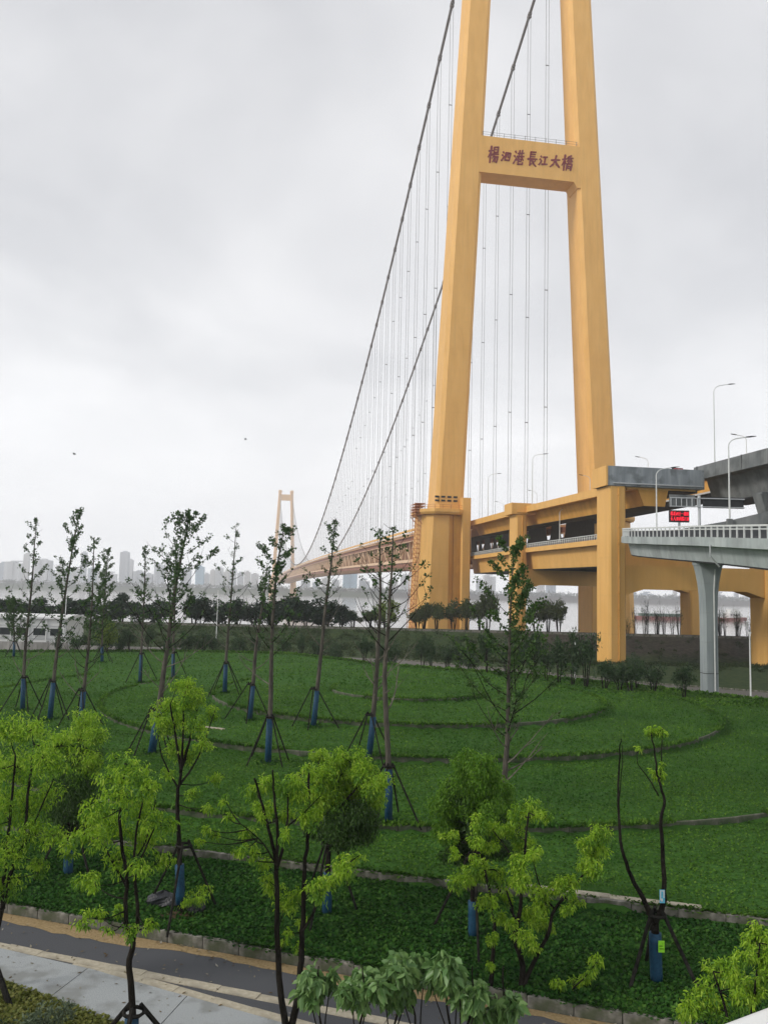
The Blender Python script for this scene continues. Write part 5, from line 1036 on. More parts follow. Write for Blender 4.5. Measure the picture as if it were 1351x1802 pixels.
'B2': ([([(-0.16, 13.8, -0.14), (-0.23, 13.8, 1.64), (-0.13, 13.8, 2.33), (-0.17, 13.8, 2.94)], 0.03, 0.01), ([(-0.23, 13.8, 1.64), (-0.34, 13.85, 2.48)], 0.015, 0.008), ([(-0.23, 13.8, 1.72), (0.02, 13.79, 2.6)], 0.015, 0.008)], [(-0.32, 14.09, 2.53, 0.14, 0), (-0.21, 13.72, 2.5, 0.13, 0), (-0.32, 13.72, 2.63, 0.13, 0), (-0.18, 14.05, 2.71, 0.14, 0), (-0.03, 13.59, 2.71, 0.13, 0), (-0.41, 13.66, 2.63, 0.13, 0), (-0.01, 14.03, 2.65, 0.14, 0), (0.08, 13.5, 2.76, 0.13, 0), (-0.35, 14.04, 2.44, 0.14, 0)]),
'B3': ([([(0.39, 14.19, -0.39), (0.32, 14.19, 1.44), (0.43, 14.19, 2.15), (0.39, 14.19, 2.78)], 0.03, 0.01), ([(0.33, 14.19, 1.44), (0.21, 14.36, 2.25)], 0.015, 0.008), ([(0.33, 14.19, 1.53), (0.61, 14.37, 2.34)], 0.015, 0.008)], [(0.26, 14.34, 2.3, 0.14, 0), (0.44, 13.88, 2.86, 0.14, 0), (0.54, 14.43, 2.17, 0.14, 0), (0.2, 14.0, 2.59, 0.14, 0), (0.35, 14.3, 2.29, 0.14, 0), (0.17, 14.51, 2.43, 0.14, 0), (0.54, 14.34, 2.31, 0.14, 0), (0.5, 13.94, 2.79, 0.14, 0), (0.37, 14.05, 2.54, 0.14, 0)]),
'B4': ([([(0.86, 14.42, -0.53), (0.8, 14.42, 1.33), (0.69, 14.42, 2.05), (0.66, 14.42, 2.69)], 0.03, 0.01), ([(0.81, 14.42, 1.33), (0.48, 14.37, 2.25)], 0.015, 0.008), ([(0.81, 14.42, 1.42), (0.84, 14.26, 2.4)], 0.015, 0.008)], [(0.79, 14.56, 2.52, 0.14, 0), (0.55, 14.17, 2.76, 0.14, 0), (0.62, 14.51, 2.67, 0.14, 0), (0.79, 14.42, 2.62, 0.14, 0), (0.73, 14.71, 2.54, 0.14, 0), (0.45, 14.46, 2.74, 0.14, 0), (0.73, 14.5, 2.7, 0.14, 0), (0.51, 14.25, 2.72, 0.14, 0), (0.5, 14.45, 2.74, 0.14, 0)]),
'B5': ([([(1.36, 13.75, -0.08), (1.31, 13.75, 1.7), (1.2, 13.75, 2.38), (1.18, 13.75, 2.99)], 0.03, 0.01), ([(1.32, 13.75, 1.7), (0.98, 13.59, 2.63)], 0.015, 0.008), ([(1.31, 13.75, 1.78), (1.38, 13.83, 2.61)], 0.015, 0.008)], [(1.15, 13.44, 3.24, 0.13, 0), (1.25, 13.51, 2.98, 0.13, 0), (1.03, 14.07, 2.66, 0.14, 0), (1.3, 13.88, 2.72, 0.14, 0), (1.11, 13.56, 3.08, 0.13, 0), (1.11, 13.49, 3.12, 0.13, 0), (1.37, 14.09, 2.68, 0.14, 0), (1.21, 13.87, 2.69, 0.14, 0), (1.03, 13.98, 2.83, 0.14, 0)]),
'B6': ([([(1.48, 13.64, -0.0), (1.43, 13.64, 1.76), (1.6, 13.64, 2.45), (1.57, 13.64, 3.05)], 0.03, 0.01), ([(1.44, 13.64, 1.76), (1.37, 13.48, 2.69)], 0.015, 0.008), ([(1.44, 13.64, 1.84), (1.76, 13.54, 2.76)], 0.015, 0.008)], [(1.43, 13.32, 2.76, 0.13, 0), (1.63, 13.91, 2.26, 0.14, 0), (1.45, 13.63, 2.6, 0.13, 0), (1.52, 13.82, 2.37, 0.13, 0), (1.65, 13.29, 2.83, 0.13, 0), (1.64, 13.62, 2.66, 0.13, 0), (1.74, 13.91, 2.52, 0.14, 0), (1.41, 13.72, 2.56, 0.13, 0), (1.56, 13.59, 2.68, 0.13, 0)]),
'B7': ([([(2.24, 13.97, -0.2), (2.2, 13.97, 1.6), (2.15, 13.97, 2.3), (2.12, 13.97, 2.92)], 0.03, 0.01), ([(2.21, 13.97, 1.6), (1.98, 13.96, 2.48)], 0.015, 0.008), ([(2.21, 13.97, 1.69), (2.3, 14.12, 2.5)], 0.015, 0.008)], [(2.16, 13.7, 2.41, 0.13, 0), (2.22, 14.08, 2.17, 0.14, 0), (1.95, 13.82, 2.27, 0.13, 0), (2.21, 14.09, 2.19, 0.14, 0), (2.14, 14.13, 2.17, 0.14, 0), (2.07, 13.73, 2.35, 0.13, 0), (2.06, 13.76, 2.41, 0.13, 0), (2.19, 13.63, 2.53, 0.13, 0), (2.27, 13.78, 2.47, 0.13, 0)]),
}

def front_tree(key, name, label, cat='tree', bark='bark_dk', fresh='leaf_fr', size=.078, dens=1.0, wrap=None, group=None, wr=.16):
    stems, clumps = FT[key]; rng = np.random.default_rng(sum(map(ord, key)) * 7)
    x, y, z = stems[0][0][0]
    z = float(lawn_z(x, y)) - .05 if y > yk(x) else 0.0
    T = thing(name, label, cat, (x, y, z), group=group)
    allp = []
    for i, (pts, a, b) in enumerate(stems):
        pts = [list(p) for p in pts]
        if i == 0 or pts[0][2] < .6: pts[0][2] = z - .05
        q = smooth_path(pts, 4); n = len(q)
        q = [Vector((p.x + rng.normal(0, .008), p.y + rng.normal(0, .008), p.z)) for p in q]
        a = a * .8 if i == 0 and key in ('F2', 'F5', 'F1', 'F3') else a
        m = MB(); m.tube(q, [a + (b - a) * (j / (n - 1)) ** .8 for j in range(n)], 8 if i == 0 else 6); m.build('trunk' if i == 0 else 'limb', M[bark], T, True)
        allp += [(p, a + (b - a) * (j / (n - 1))) for j, p in enumerate(q) if j > 1]
    tw = MB(); LV = {0: [], 1: [], 2: []}
    for cx, cy0, cz, r, k in clumps:
        c = Vector((cx, cy0, cz))
        if fresh == 'leaf_fr' and k == 0 or k == 2:
            best = min(allp, key=lambda t: (t[0] - c).length + max(0, t[0].z - c.z) * 2)
        else: best = min(allp, key=lambda t: (t[0] - c).length)
        d = c - best[0]; mid = best[0] + d * .5 + Vector((0, 0, -.08 * d.length))
        if d.length > .05: tw.tube(smooth_path([best[0], mid, c + d.normalized() * r * .3], 3), [min(.02, best[1] * .6), .014, .012, .01, .008, .006, .005][:7], 4)
        nsub = max(4, int(13 * (r / .3)))
        for s_ in range(nsub):
            u = unit(rng.standard_normal(3)); cc = np.array(c) + u * r * rng.uniform(.3, 1.1) * np.array([1, 1, .85])
            tw.tube([c, Vector(cc)], [.006, .003], 3)
            rs = r * rng.uniform(.35, .85)
            nl = int(dens * (46 if k == 0 else 66) * (rs / .12) ** 1.05); nl = max(10, min(nl, 230))
            kk = k
            if k == 0 and (rng.random() < .15 or (u[2] < -.35 and rng.random() < .45)): kk = 2  # random mid-green variation, plus darker leaves low in clumps as painted shade
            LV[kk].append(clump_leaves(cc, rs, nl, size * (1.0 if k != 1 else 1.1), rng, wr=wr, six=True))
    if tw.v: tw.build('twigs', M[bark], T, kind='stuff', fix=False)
    for k, nm, mt in ((0, 'crown', fresh), (2, 'mid_foliage', 'leaf_mid' if fresh == 'leaf_fr' else fresh), (1, 'inner_foliage', 'leaf_old')):
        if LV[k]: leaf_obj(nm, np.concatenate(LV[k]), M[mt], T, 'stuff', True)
    if wrap:
        z0, z1, rr = wrap; p = stems[0][0]
        def X(zv):
            for (a_, b_) in zip(p, p[1:]):
                if a_[2] <= zv <= b_[2]: f = (zv - a_[2]) / (b_[2] - a_[2]); return (a_[0] + (b_[0] - a_[0]) * f, y)
            return (p[0][0], y)
        m = MB(); m.tube([(*X(v), v) for v in np.linspace(z0, z1, 5)], rr, 9); m.build('trunk_wrap', M['wrap'], T, True)
    return T, x, y, z
def nst(label, key, h, spread, n, rot, r=.035):
    x, y, z = FT[key][0][0][0][0]; z = float(lawn_z(x, y)) if y > yk(x) else 0.0
    stakes(label, x, y, z, h, spread, n, rot, r)
front_tree('F1', 'camphor_tree', 'bright green leaning tree cut off by the left edge of the view', dens=.5)
S1 = thing('tree_stake', 'single thick dark stake propping the leaning tree at the left edge', 'tree stake', (-7.6, 18.3, 0))
m = MB(); m.tube([(-7.62, 18.22, -.1), (-8.55, 18.9, 1.05)], .065, 7); m.build('pole', M['pole'], S1)
m = MB(); m.tube([(-8.62, 18.85, .98), (-8.35, 18.95, 1.0)], .04, 5); m.build('tie', M['pole'], S1)
front_tree('F2', 'camphor_tree', 'bright green sapling with forked dark trunk standing beside the paved path', dens=.6, wrap=(.0, .62, .135))
nst('three short dark stakes bracing the forked sapling beside the path', 'F2', .72, .85, 3, .5, .05)
front_tree('F3', 'camphor_tree', 'tall airy light green tree with black plastic at its foot', dens=.75, wrap=(.5, 1.5, .125))
nst('dark stakes bracing the tall airy tree above the black plastic', 'F3', 1.75, 1.15, 3, 2.6)
front_tree('F4', 'camphor_tree', 'dense columnar tree with dark lower leaves and bright top, left foreground', dens=.8, wrap=(.26, 1.2, .14))
nst('dark stakes bracing the dense columnar tree at left', 'F4', 1.5, .9, 3, 3.9)
front_tree('F5', 'camphor_tree', 'two-stemmed bright green tree rising from the bottom edge at centre left', dens=.9)
front_tree('F6', 'camphor_tree', 'round-crowned yellow green tree in the centre of the foreground', dens=1.25, wrap=(.26, 1.35, .13))
nst('dark stakes bracing the round-crowned yellow green tree', 'F6', 1.8, 1.0, 3, 4.4)
front_tree('F7', 'camphor_tree', 'darker green round-crowned tree behind the big spreading bright tree', dens=1.25, wrap=(.25, 1.15, .13))
nst('dark stakes bracing the darker round-crowned tree', 'F7', 1.9, 1.3, 3, .5)
front_tree('F8', 'camphor_tree', 'big spreading bright green tree with several stems right of centre', dens=1.1)
front_tree('F9', 'sparse_tree', 'nearly bare forked dark tree with small leaf tufts at lower right', wrap=(.2, 1.32, .14), dens=1.0)
nst('three dark stakes bracing the nearly bare forked tree', 'F9', 1.45, .85, 3, 3.6, .045)
front_tree('F10', 'camphor_shrub', 'yellow green bush in the lower right corner beside the white parapet', 'shrub', size=.085)
front_tree('F11', 'camphor_sapling', 'tiny yellow green sapling low in the grass under the spreading tree', 'shrub', size=.09)
bl_ = {'B1': 'lone leafy sapling at the left end of the bottom edge row', 'B2': 'second broad-leaved sapling from the left on the bottom edge', 'B3': 'third broad-leaved sapling from the left on the bottom edge',
       'B4': 'broad-leaved sapling with the crown tucked behind the third one', 'B5': 'tallest pale-topped broad-leaved sapling of the bottom edge row', 'B6': 'low broad-leaved sapling below the tallest of the bottom row', 'B7': 'last broad-leaved sapling at the right end of the bottom row'}
for k in bl_: front_tree(k, 'broadleaf_sapling', bl_[k], 'sapling', fresh='leaf_bd', size=.17, dens=.36, wr=.25, group='broad-leaved saplings along the bottom edge')

# small things in the foreground
def crumple(name, label, cat, x, y, z, a, b, h, mat, seed, group=None):
    T = thing(name, label, cat, (x, y, z), group=group); rng = np.random.default_rng(seed); m = MB(); rings = []
    for i in range(7):
        t = i / 6; rr = math.sin(math.pi * min(.98, .18 + .82 * t)) ** .6 if t < .97 else .05
        rings.append([(x + a * rr * math.cos(6.283 * j / 14) * rng.uniform(.75, 1.15), y + b * rr * math.sin(6.283 * j / 14) * rng.uniform(.75, 1.15), z + h * t * rng.uniform(.85, 1.1) - .03) for j in range(14)])
    m.loft(rings).build('film' if mat == 'bag' else 'mound', M[mat], T)
    return T
B0 = crumple('plastic_sheet', 'crumpled black plastic left of the airy tree trunk', 'plastic sheet', -5.78, 23.3, .22, .5, .32, .42, 'bag', 3)
crumple('plastic_sheet', 'crumpled black plastic right of the airy tree trunk', 'plastic sheet', -4.82, 22.9, .22, .3, .26, .36, 'bag', 5)
crumple('soil_mound', 'small mound of bare brown soil at the airy tree foot', 'soil', -5.22, 22.62, .15, .62, .34, .2, 'soil', 9)
TG = thing('tree_tag', 'sky blue card tied to the right fork of the bare tree', 'tag', (6.55, 19.36, 2.05))
MB().box(6.50, 6.62, 19.37, 19.385, 2.02, 2.31).build('card', M['tagb'], TG)
m = MB(); m.box(6.51, 6.61, 19.363, 19.368, 2.28, 2.30); m.box(6.51, 6.53, 19.363, 19.368, 2.08, 2.28); m.box(6.585, 6.61, 19.363, 19.368, 2.14, 2.28); m.box(6.53, 6.57, 19.363, 19.368, 2.06, 2.12)
m.build('printed_marks', M['whitepole'], TG, kind='stuff')
TG = thing('tree_tag', 'lime green card hanging on the blue wrap of the bare tree', 'tag', (6.5, 19.3, .98))
MB().box(6.44, 6.58, 19.30, 19.315, .97, 1.22).build('card', M['tagg'], TG)
m = MB(); m.box(6.46, 6.55, 19.293, 19.298, 1.04, 1.06); m.box(6.46, 6.53, 19.293, 19.298, 1.10, 1.12); m.build('printed_lines', M['leaf_mid'], TG, kind='stuff')
PR = thing('white_parapet', 'smooth white parapet corner close to the camera at bottom right', 'parapet', (.45, 1.0, 7.4))
dv = Vector((.15, .087, 0)).normalized(); nv = Vector((dv.y, -dv.x, 0))
m = MB(); e0 = Vector((.35, 1.0, 8.495)); prof = [(0, -.02), (.006, -.007), (.02, 0), (.22, 0), (.234, -.007), (.24, -.02), (.24, -.07), (0, -.07)]
m.loft([[e0 + dv * t + nv * u + Vector((0, 0, w)) for u, w in prof] for t in (-1.2, 2.2)]).build('coping', M['white'], PR, True)
m = MB(); m.loft([[e0 + dv * t + nv * u + Vector((0, 0, w)) for u, w in ((.06, -1.0), (.18, -1.0), (.18, -.072), (.06, -.072))] for t in (-1.15, 2.15)]).build('panel', M['white'], PR)
# low grey-green bush and dark cover in the lower left corner
def bush(name, label, x, y, z, r, h, mat, n, size, seed, cat='shrub'):
    T = thing(name, label, cat, (x, y, z)); rng = np.random.default_rng(seed); m = MB(); V = []
    for k in range(9):
        a = rng.uniform(0, 6.28); e = Vector((x + math.cos(a) * r * rng.uniform(.2, .9), y + math.sin(a) * r * rng.uniform(.2, .9), z + h * rng.uniform(.5, 1)))
        m.tube([(x, y, z - .03), (e + Vector((x, y, z))) * .5 + Vector((0, 0, .05)), e], [.012, .009, .004], 4); V.append(clump_leaves(e, r * .45, n // 9, size, rng, .2))
    m.build('stems', M['bark'], T, kind='stuff', fix=False); leaf_obj('foliage', np.concatenate(V), M[mat], T, 'stuff')
bush('grey_bush', 'low grey green bush in the lower left corner', -6.45, 16.95, 0, .5, .6, 'leaf_gy', 900, .1, 4)
bush('dark_bush', 'dark low plant at the very lower left edge', -7.5, 17.1, 0, .35, .28, 'leaf_lv', 260, .07, 6)

ORD = ['first', 'second', 'third', 'fourth', 'fifth', 'sixth', 'seventh', 'eighth', 'ninth', 'tenth', 'eleventh', 'twelfth', 'thirteenth', 'fourteenth', 'fifteenth', 'sixteenth', 'seventeenth', 'eighteenth', 'nineteenth', 'twentieth']
def ordn(i):
    if i < 20: return ORD[i]
    t = ['twenty', 'thirty', 'forty', 'fifty', 'sixty'][(i + 1) // 10 - 2]; u = (i + 1) % 10
    return {'twenty': 'twentieth', 'thirty': 'thirtieth', 'forty': 'fortieth', 'fifty': 'fiftieth'}[t] if u == 0 else t + '-' + ORD[u - 1]
PX = lambda x, y: x / y
def blob_proto(seed, n, size, mat, stems, low, bark='bark_dk', squash=1.0, gaps=.5):
    """a unit plant, 1 high and about 1 wide, from leaf-sized faces: (stem mesh, foliage mesh)"""
    rng = np.random.default_rng(seed); m = MB(); V = []; tips = []
    for k in range(stems):
        a = rng.uniform(0, 6.28); rr = rng.uniform(.05, .36); e = Vector((math.cos(a) * rr, math.sin(a) * rr, rng.uniform(low + .15, .92)))
        b = Vector((math.cos(a) * .05, math.sin(a) * .05, 0)) * (1 if stems > 2 else .2)
        m.tube([b + Vector((0, 0, -.03)), b.lerp(e, .5) + Vector((0, 0, .06)), e], [.020, .014, .005], 5); tips.append(e)
        for j in range(3):
            a2 = rng.uniform(0, 6.28); p = b.lerp(e, rng.uniform(.5, .9)); q = p + Vector((math.cos(a2) * .22, math.sin(a2) * .22, rng.uniform(.05, .2))); m.tube([p, q], [.008, .003], 3); tips.append(q)
    nc = 26
    for k in range(nc):
        u = unit(rng.standard_normal(3)); zc0 = low + (1 - low) * .52
        c = np.array([u[0] * .42 * rng.uniform(.3, 1), u[1] * .42 * rng.uniform(.3, 1), zc0 + u[2] * (1 - low) * .44 * rng.uniform(.3, 1)]) if rng.random() > gaps else np.array(tips[rng.integers(len(tips))])
        V.append(clump_leaves(c, rng.uniform(.10, .19), n // nc, size, rng, .1, wr=.24))
    V = np.concatenate(V)
    sm = bpy.data.meshes.new('stem'); sm.from_pydata(m.v, [], m.f); sm.materials.append(M[bark])
    fm = np_mesh('foliage', V, np.arange(len(V)).reshape(-1, 4)); fm.materials.append(M[mat])
    return sm, fm
def plant(name, label, cat, group, proto, x, y, z, w, h, rot, stem='trunk', fol='crown'):
    T = thing(name, label, cat, (x, y, z), rot, group)
    for nm, me in ((stem, proto[0]), (fol, proto[1])):
        o = bpy.data.objects.new(nm, me); COL.objects.link(o); o.parent = T; o.scale = (w, w, h)
        if nm == fol: o['kind'] = 'stuff'
rp_ = random.Random(21)
SKYL = [(-1100, -1087, 2350, 59), (-1045, -992, 2260, 61), (-993, -978, 2260, 83), (-930, -892, 2180, 66), (-890, -867, 2180, 36), (-844, -827, 2120, 51), (-879, -862, 2260, 38), (-893, -870, 2350, 48), (-782, -770, 2120, 86), (-813, -790, 2260, 48), (-738, -717, 2120, 39), (-788, -764, 2350, 38), (-701, -680, 2180, 92), (-730, -718, 2350, 76), (-715, -687, 2350, 44), (-633, -613, 2180, 35), (-608, -585, 2180, 61), (-565, -547, 2180, 52), (-523, -498, 2120, 51), (-484, -464, 2120, 56), (-475, -462, 2180, 39), (-446, -435, 2120, 48), (-480, -459, 2350, 60), (-411, -399, 2120, 45), (-423, -404, 2260, 55), (-386, -371, 2180, 44), (-368, -353, 2180, 47), (-377, -356, 2350, 44), (-316, -299, 2120, 38), (-315, -296, 2260, 36), (-216, -193, 2180, 27), (-200, -184, 2350, 24), (-167, -145, 2260, 35), (-139, -120, 2260, 32), (-102, -66, 2120, 57), (-62, -34, 2180, 33), (-26, 3, 2120, 41), (15, 45, 2350, 34), (47, 69, 2120, 47), (80, 106, 2350, 66), (270, 289, 2350, 43), (271, 302, 2180, 53), (401, 420, 2120, 51), (438, 462, 2180, 45), (701, 717, 2350, 5), (650, 659, 2120, 16), (673, 703, 2120, 3), (755, 763, 2120, 26), (889, 912, 2180, 11), (939, 948, 2180, 22), (1000, 1024, 2260, 13), ]
LEVT = [(-69.2, 4.8, 5.2), (-64.7, 5.1, 5.2), (-60.9, 4.7, 4.7), (-57.5, 5.5, 5.2), (-53.9, 5.1, 4.7), (-50.5, 5.0, 4.2), (-47.7, 5.8, 5.0), (-43.8, 5.4, 4.2), (-41.2, 5.7, 4.6), (-34.5, 6.3, 5.2), (-33.2, 5.4, 4.2), (-29.8, 5.5, 4.2), (-26.3, 5.4, 4.2), (-24.0, 5.7, 4.6), (-19.9, 5.6, 4.8), (-16.6, 6.8, 5.2), (-13.7, 6.1, 5.2), (-10.3, 6.2, 5.2), (-7.4, 5.4, 4.2), ]
CRT = [(-5.2, 4.9), (-2.2, 5.5), (6.7, 5.2), (8.0, 6.6), (10.3, 7.4), (13.4, 6.7), (15.7, 7.5), (18.4, 8.1), (19.9, 9.2), (28.6, 7.3), (31.0, 8.4), (32.8, 7.2), ]
SAP = [(49.0, 5.9), (50.6, 7.6), (51.7, 9.7), (52.6, 8.2), (53.9, 7.5), (55.2, 7.2), (56.2, 8.9), (57.3, 6.9), (58.9, 8.4), (66.3, 8.0), (67.4, 8.3), (68.5, 7.8), (70.1, 8.3), (71.2, 7.5), (72.5, 6.5), ]
SHR = [(-39.68, 101.24, 0.5, 2.83), (-37.19, 101.11, 0.5, 3.24), (-34.05, 102.1, 0.5, 3.27), (-32.45, 102.6, 0.5, 3.43), (-30.9, 102.16, 0.5, 3.34), (-28.83, 102.8, 0.5, 3.36), (-26.57, 104.44, 0.5, 2.99), (-24.56, 105.07, 0.5, 3.51), (-22.87, 105.6, 0.5, 3.53), (-21.3, 106.09, 0.5, 3.76), (-18.23, 106.1, 0.5, 3.47), (-15.86, 105.89, 0.5, 3.54), (-12.37, 106.02, 0.5, 3.25), (-10.85, 112.94, 0.0, 3.23), (-7.75, 102.91, 0.5, 3.51), (-5.52, 101.01, 0.5, 3.3), (-1.89, 94.31, 0.5, 3.6), (0.19, 92.07, 0.5, 4.01), (1.31, 90.97, 0.5, 3.97), (4.81, 95.84, 0.0, 4.44), (5.8, 94.74, 0.0, 4.52), (7.51, 93.19, 0.0, 3.55), (8.89, 92.88, 0.0, 4.43), (10.06, 91.9, 0.0, 3.69), (10.74, 82.56, 0.73, 4.1), (12.28, 80.75, 0.74, 3.4), (13.19, 78.89, 0.74, 3.81), (13.84, 74.77, 1.0, 4.58), (14.75, 73.15, 1.0, 3.68), (15.51, 72.02, 1.01, 4.25), (16.45, 70.97, 1.01, 3.37), (17.37, 69.96, 1.0, 4.91), (18.45, 68.25, 1.0, 2.46), (19.49, 67.0, 1.0, 2.59), (20.28, 67.17, 1.0, 2.46), (22.29, 67.43, 0.74, 3.11), (24.35, 66.47, 0.73, 3.25), (22.35, 72.38, 0.73, 2.7), ]
lev = [blob_proto(30 + k, 2600, .085, 'leaf_lv', 4, .02, gaps=.2) for k in range(6)]
for i, (x, zt_, w) in enumerate(LEVT):
    y = 151.5 + rp_.uniform(-.6, 1.2); z = 1.7
    plant('evergreen_tree', '%s dark round evergreen from the left along the flood bank' % ordn(i), 'tree', 'round evergreens along the flood bank', lev[i % 6], x, y, z, w * rp_.uniform(1.25, 1.75), (zt_ - z) * rp_.uniform(1.05, 1.35), rp_.uniform(0, 6.28))
crt = [blob_proto(50 + k, 2200, .075, 'leaf_ol', 6, .28, gaps=.75) for k in range(3)]
CR_L = ['left of the tower, beside the last round evergreen', 'left of the tower behind the crossing ginkgos', 'at the foot of the tower scaffold', 'against the left edge of the tower foot', 'before the left part of the tower foot', 'in front of the middle of the tower foot', 'against the right edge of the tower foot', 'just right of the tower foot', 'before the slim pier frame', 'left of the right tower leg foot', 'before the right tower leg foot', 'right of the right tower leg foot']
for i, (x, zt_) in enumerate(CRT):
    z = 1.7
    plant('bank_sapling', 'olive leafed young tree on the bank ' + CR_L[i], 'tree', 'young trees on the bank by the tower', crt[i % 3], x, 152 + rp_.uniform(0, 1.5), z, 4.4, (zt_ - z) * 1.1, rp_.uniform(0, 6.28))
plant('round_shrub', 'bright yellow green round bush on the bank left of the tower', 'shrub', None, blob_proto(77, 2200, .075, 'leaf_yg', 3, .05, gaps=.1), .6, 152.5, 1.6, 7.0, 6.0, .5)
plant('round_shrub', 'yellow green bush behind the bushy tree far left', 'shrub', None, blob_proto(78, 1800, .075, 'leaf_yg', 3, .05, gaps=.1), -33.6, 101.0, .2, 3.2, 4.4, 1.5)
sap = [blob_proto(60 + k, 200, .045, 'leaf_gk', 7, .25, gaps=1.0) for k in range(3)]
for i, (x, zt_) in enumerate(SAP):
    z = float(terr_z(x, 163.))
    plant('bare_sapling', '%s thin nearly bare sapling from the left behind the earth bank' % ordn(i), 'tree', 'bare saplings by the river under the viaduct', sap[i % 3], x, 162 + rp_.uniform(-1, 2.5), z, 2.6, zt_ - z, rp_.uniform(0, 6.28))
shr = [blob_proto(70 + k, 1500, .07, 'leaf_sh', 5, .30, gaps=.45) for k in range(5)]
SH = sorted(SHR, key=lambda t: t[0] / t[1])
for i, (x, y, z, h) in enumerate(SH):
    z = float(lawn_z(x, y)) if y < yfar(x) else float(terr_z(x, y))
    plant('hedge_shrub', '%s dark multi-stemmed shrub from the left in the row behind the lawn' % ordn(i), 'shrub', 'shrub row behind the lawn', shr[i % 5], x, y + rp_.uniform(-.3, .3), z - .05, rp_.uniform(1.7, 2.7), h * rp_.uniform(.85, 1.12), rp_.uniform(0, 6.28))
# undergrowth on the slopes of the bank, too tangled to count
ru = np.random.default_rng(5); V = []
for k in range(1500):
    x = ru.uniform(-62, 16) if k < 950 else ru.uniform(14, 75); y = ru.uniform(110, 148)
    if k >= 950 and ru.random() < .5: y = ru.uniform(104, 134)
    r = ru.uniform(.35, 1.3) if k < 950 else ru.uniform(.25, .75)
    V.append(clump_leaves((x, y, float(terr_z(x, y)) + r * .3), r, 60, .26, ru, .0, .6))
V = np.concatenate(V); link_mesh('bank_undergrowth', np_mesh('bank_undergrowth', V, np.arange(len(V)).reshape(-1, 4)), M['leaf_un'], None, False, 'stuff', 'tangled low undergrowth covering the slope of the flood bank', 'undergrowth')

# prefab building and wall on the left
PB = thing('prefab_building', 'low white prefabricated site building behind the wall at far left', 'building', (-54, 118, -.6))
MB().box(-64, -44, 115.2, 122, -.6, 3.75).build('wall', M['white'], PB)
m = MB(); m.prism([(114.9, 3.76), (122.3, 3.76), (122.3, 3.9), (118.6, 4.35), (114.9, 3.95)], 'x', -64.4, -43.7); m.build('roof', M['white'], PB)
MB().box(-64.3, -43.8, 114.8, 114.95, 3.78, 4.0).build('gutter', M['whitepole'], PB)
for z in (2.75, 1.0, .1): MB().box(-64, -44, 115.1, 115.18, z, z + .06).build('panel_joint', M['steel'], PB)
for k in range(8):
    x = -62.6 + k * 2.35
    w = MB().box(x, x + 1.75, 115.08, 115.19, 1.45, 2.45).build('window', M['glass'], PB)
    m = MB(); m.box(x - .06, x + 1.81, 115.02, 115.07, 1.37, 1.45); m.box(x - .06, x + 1.81, 115.02, 115.07, 2.45, 2.53); m.box(x - .06, x, 115.02, 115.07, 1.45, 2.45); m.box(x + 1.75, x + 1.81, 115.02, 115.07, 1.45, 2.45); m.build('window_frame', M['whitepole'], w)
for k in range(9): MB().box(-64 + k * 2.46, -63.85 + k * 2.46, 115.0, 115.1, -.6, 3.74).build('post', M['whitepole'], PB)
WL = thing('concrete_wall', 'low stained concrete wall behind the lawn at far left', 'wall', (-50, 108, -.6))
xw = -66.0
while xw < -27:
    MB().box(xw, xw + 2.36, 108, 108.2, -.9, 1.05 if xw < -42 else .75).build('wall_panel', M['wallc'], WL); MB().box(xw + 2.362, xw + 2.498, 107.95, 108.25, -.9, 1.2 if xw < -42 else .85).build('wall_post', M['wallc'], WL)
    xw += 2.5
# white posts
for lab, x, y, z0, z1 in (('slim white post among the bank trees left of the far tower', -25.95, 130, -.3, 8.1), ('slim white post at the lawn edge right of the grey ramp pier', 30.2, 67.5, .1, 6.1), ('slim white post among the shrubs left of the front pier', 18.3, 77.7, .3, 5.6), ('slim white post behind the white prefab building', -47.6, 124, 0, 6.5), ('slim white post on the bank behind the crossing ginkgos', .9, 148, 1.2, 6.8)):
    T = thing('marker_post', lab, 'post', (x, y, z0)); m = MB(); m.tube([(x, y, z0 - .2), (x, y, z1)], [.075, .05], 6); m.build('pole', M['whitepole'], T)
    MB().box(x - .09, x + .09, y - .09, y + .09, z1, z1 + .12).build('cap', M['whitepole'], T)

# far shore
rs = random.Random(77)
order = sorted(range(len(SKYL)), key=lambda i: (SKYL[i][0] + SKYL[i][1]) / SKYL[i][2])
for rank, i in enumerate(order):
    x0, x1, y, h = SKYL[i]; h = max(h, 14 + (i % 5) * 2)
    T = thing('tower_block', '%s hazy building from the left on the far shore skyline' % ordn(rank), 'building', ((x0 + x1) / 2, y, 2), group='hazy buildings on the far shore')
    w = x1 - x0; d = rs.uniform(.6, 1.0) * max(18, w); mt = M['bld%d' % (4 if i in (19, 34) else rs.randrange(4))]
    m = MB(); m.box(x0 - 6, x1 + 6, y - 4, y + d + 4, 1.5, 10); m.build('podium', M['bld1'], T)
    m = MB()
    if w > 22: m.box(x0, x0 + w * .46, y, y + d, 10, h); m.box(x0 + w * .46, x0 + w * .56, y + 2, y + d, 10, h - 3); m.box(x0 + w * .56, x1, y, y + d, 10, h - rs.uniform(0, 5))
    else: m.box(x0, x1, y, y + d, 10, h)
    m.build('shaft', mt, T)
    MB().box(x0 + w * .25, x0 + w * .75, y + d * .3, y + d * .7, h, h + 3.5).build('roof_house', mt, T)
V = []; rf = np.random.default_rng(8)
for k in range(900):
    x = rf.uniform(-1250, 1250); r = rf.uniform(5, 12); V.append(clump_leaves((x, rf.uniform(2015, 2070), 3 + r * .3), r, 14, 6, rf, 0, .55))
V = np.concatenate(V); link_mesh('far_tree_belt', np_mesh('far_tree_belt', V, np.arange(len(V)).reshape(-1, 4)), M['leaf_lv'], None, False, 'stuff', 'hazy belt of trees along the far river shore', 'trees')
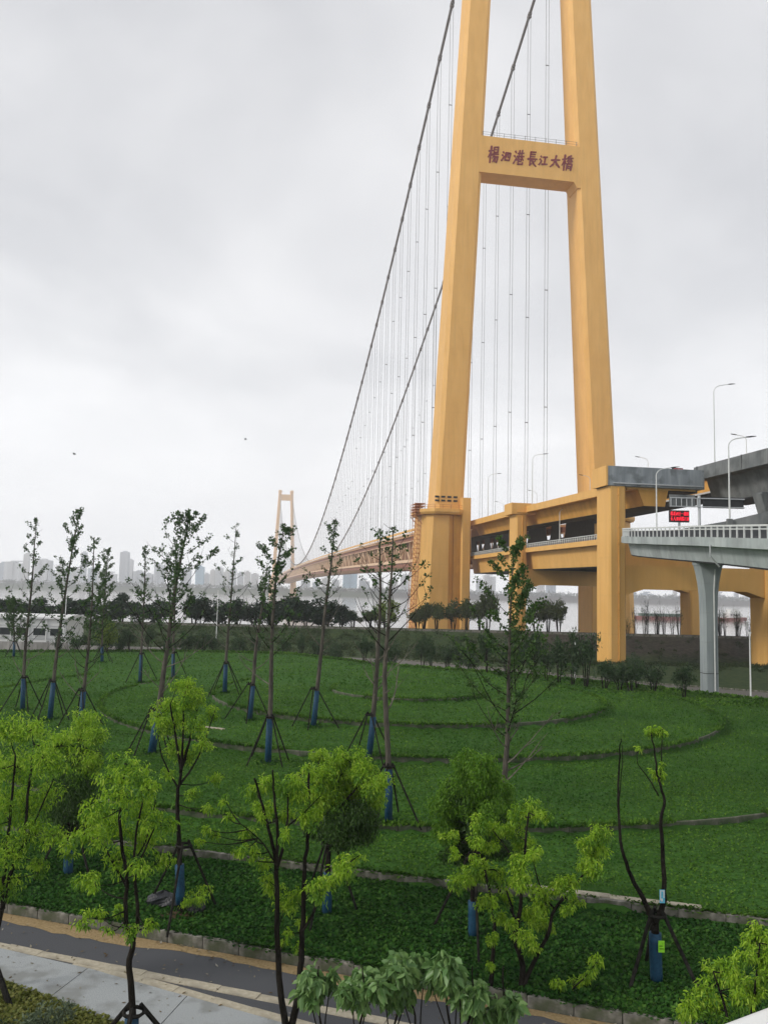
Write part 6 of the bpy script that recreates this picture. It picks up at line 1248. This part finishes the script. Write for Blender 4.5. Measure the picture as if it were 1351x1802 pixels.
BG = thing('cargo_barge', 'long river barge with red hull seen under the viaduct', 'barge', (255, 690, -11), .18, org=(255, 690, -11))
m = MB(); m.loft([[(x, 690 - w, -11.3 + e), (x, 690 + w, -11.3 + e), (x, 690 + w * 1.05, -8.0 + e * .6), (x, 690 - w * 1.05, -8.0 + e * .6)] for x, w, e in ((203, 3, 1.2), (210, 6.5, .3), (225, 7, 0), (290, 7, 0), (303, 6.5, .2), (309, 4.5, 1.0))]); m.build('hull', M['hull'], BG)
for k in range(7): MB().loft([octa(219 + k * 9.6, 690, 4.4, 5.4, .6, -8.0), octa(219 + k * 9.6, 690, 4.4, 5.2, .6, -5.6)]).build('hatch_cover', M['hatch'], BG)
m = MB(); m.box(293, 304, 685.5, 694.5, -8, -3.6); m.box(295, 302, 686.5, 693.5, -3.6, -.8); m.build('deckhouse', M['white'], BG)
for k in range(4): MB().box(294 + k * 2.4, 295.5 + k * 2.4, 685.3, 685.48, -6, -4.8).build('window', M['glass'], BG)
# birds
for lab, x, y, z, s_ in (('small bird high over the river at left', -46.2, 120, 27.9, .5), ('small bird in the sky left of the near cable', -26.1, 150, 36.2, .55)):
    T = thing('bird', lab, 'bird', (x, y, z)); m = MB(); m.tube([(x - s_ * .45, y, z), (x - s_ * .1, y, z + .03), (x + s_ * .3, y, z + .02), (x + s_ * .5, y, z)], [.02, .09, .07, .02], 6); m.build('body', M['bird'], T)
    m = MB()
    for sg in (-1, 1): m.loft([[(x - .12, y, z + .04), (x + .16, y, z + .04), (x + .16, y, z + .06), (x - .12, y, z + .06)], [(x - .02, y + sg * .4, z + .16), (x + .14, y + sg * .4, z + .16), (x + .14, y + sg * .4, z + .17), (x - .02, y + sg * .4, z + .17)], [(x - .14, y + sg * .8, z + .06), (x - .08, y + sg * .8, z + .06), (x - .08, y + sg * .8, z + .07), (x - .14, y + sg * .8, z + .07)]])
    m.build('wings', M['bird'], T, kind='stuff')

# ---------------------------------------------------------------- the hazy air
HZ = MB().box(-2420, 2420, -170, 3020, -17, 244).build('haze', None, kind='stuff')
put(HZ, 'haze', 'thin pale haze filling the air over the river', 'haze')
hm = bpy.data.materials.new('haze_air'); hm.use_nodes = True; hn, hl = hm.node_tree.nodes, hm.node_tree.links; hn.clear()
ho = hn.new('ShaderNodeOutputMaterial'); pvn = hn.new('ShaderNodeVolumePrincipled')
pvn.inputs['Color'].default_value = (.93, .95, 1.0, 1); pvn.inputs['Density'].default_value = .00031
pvn.inputs['Density Attribute'].default_value = ''; pvn.inputs['Anisotropy'].default_value = .1
hl.new(pvn.outputs[0], ho.inputs['Volume']); HZ.data.materials.append(hm)
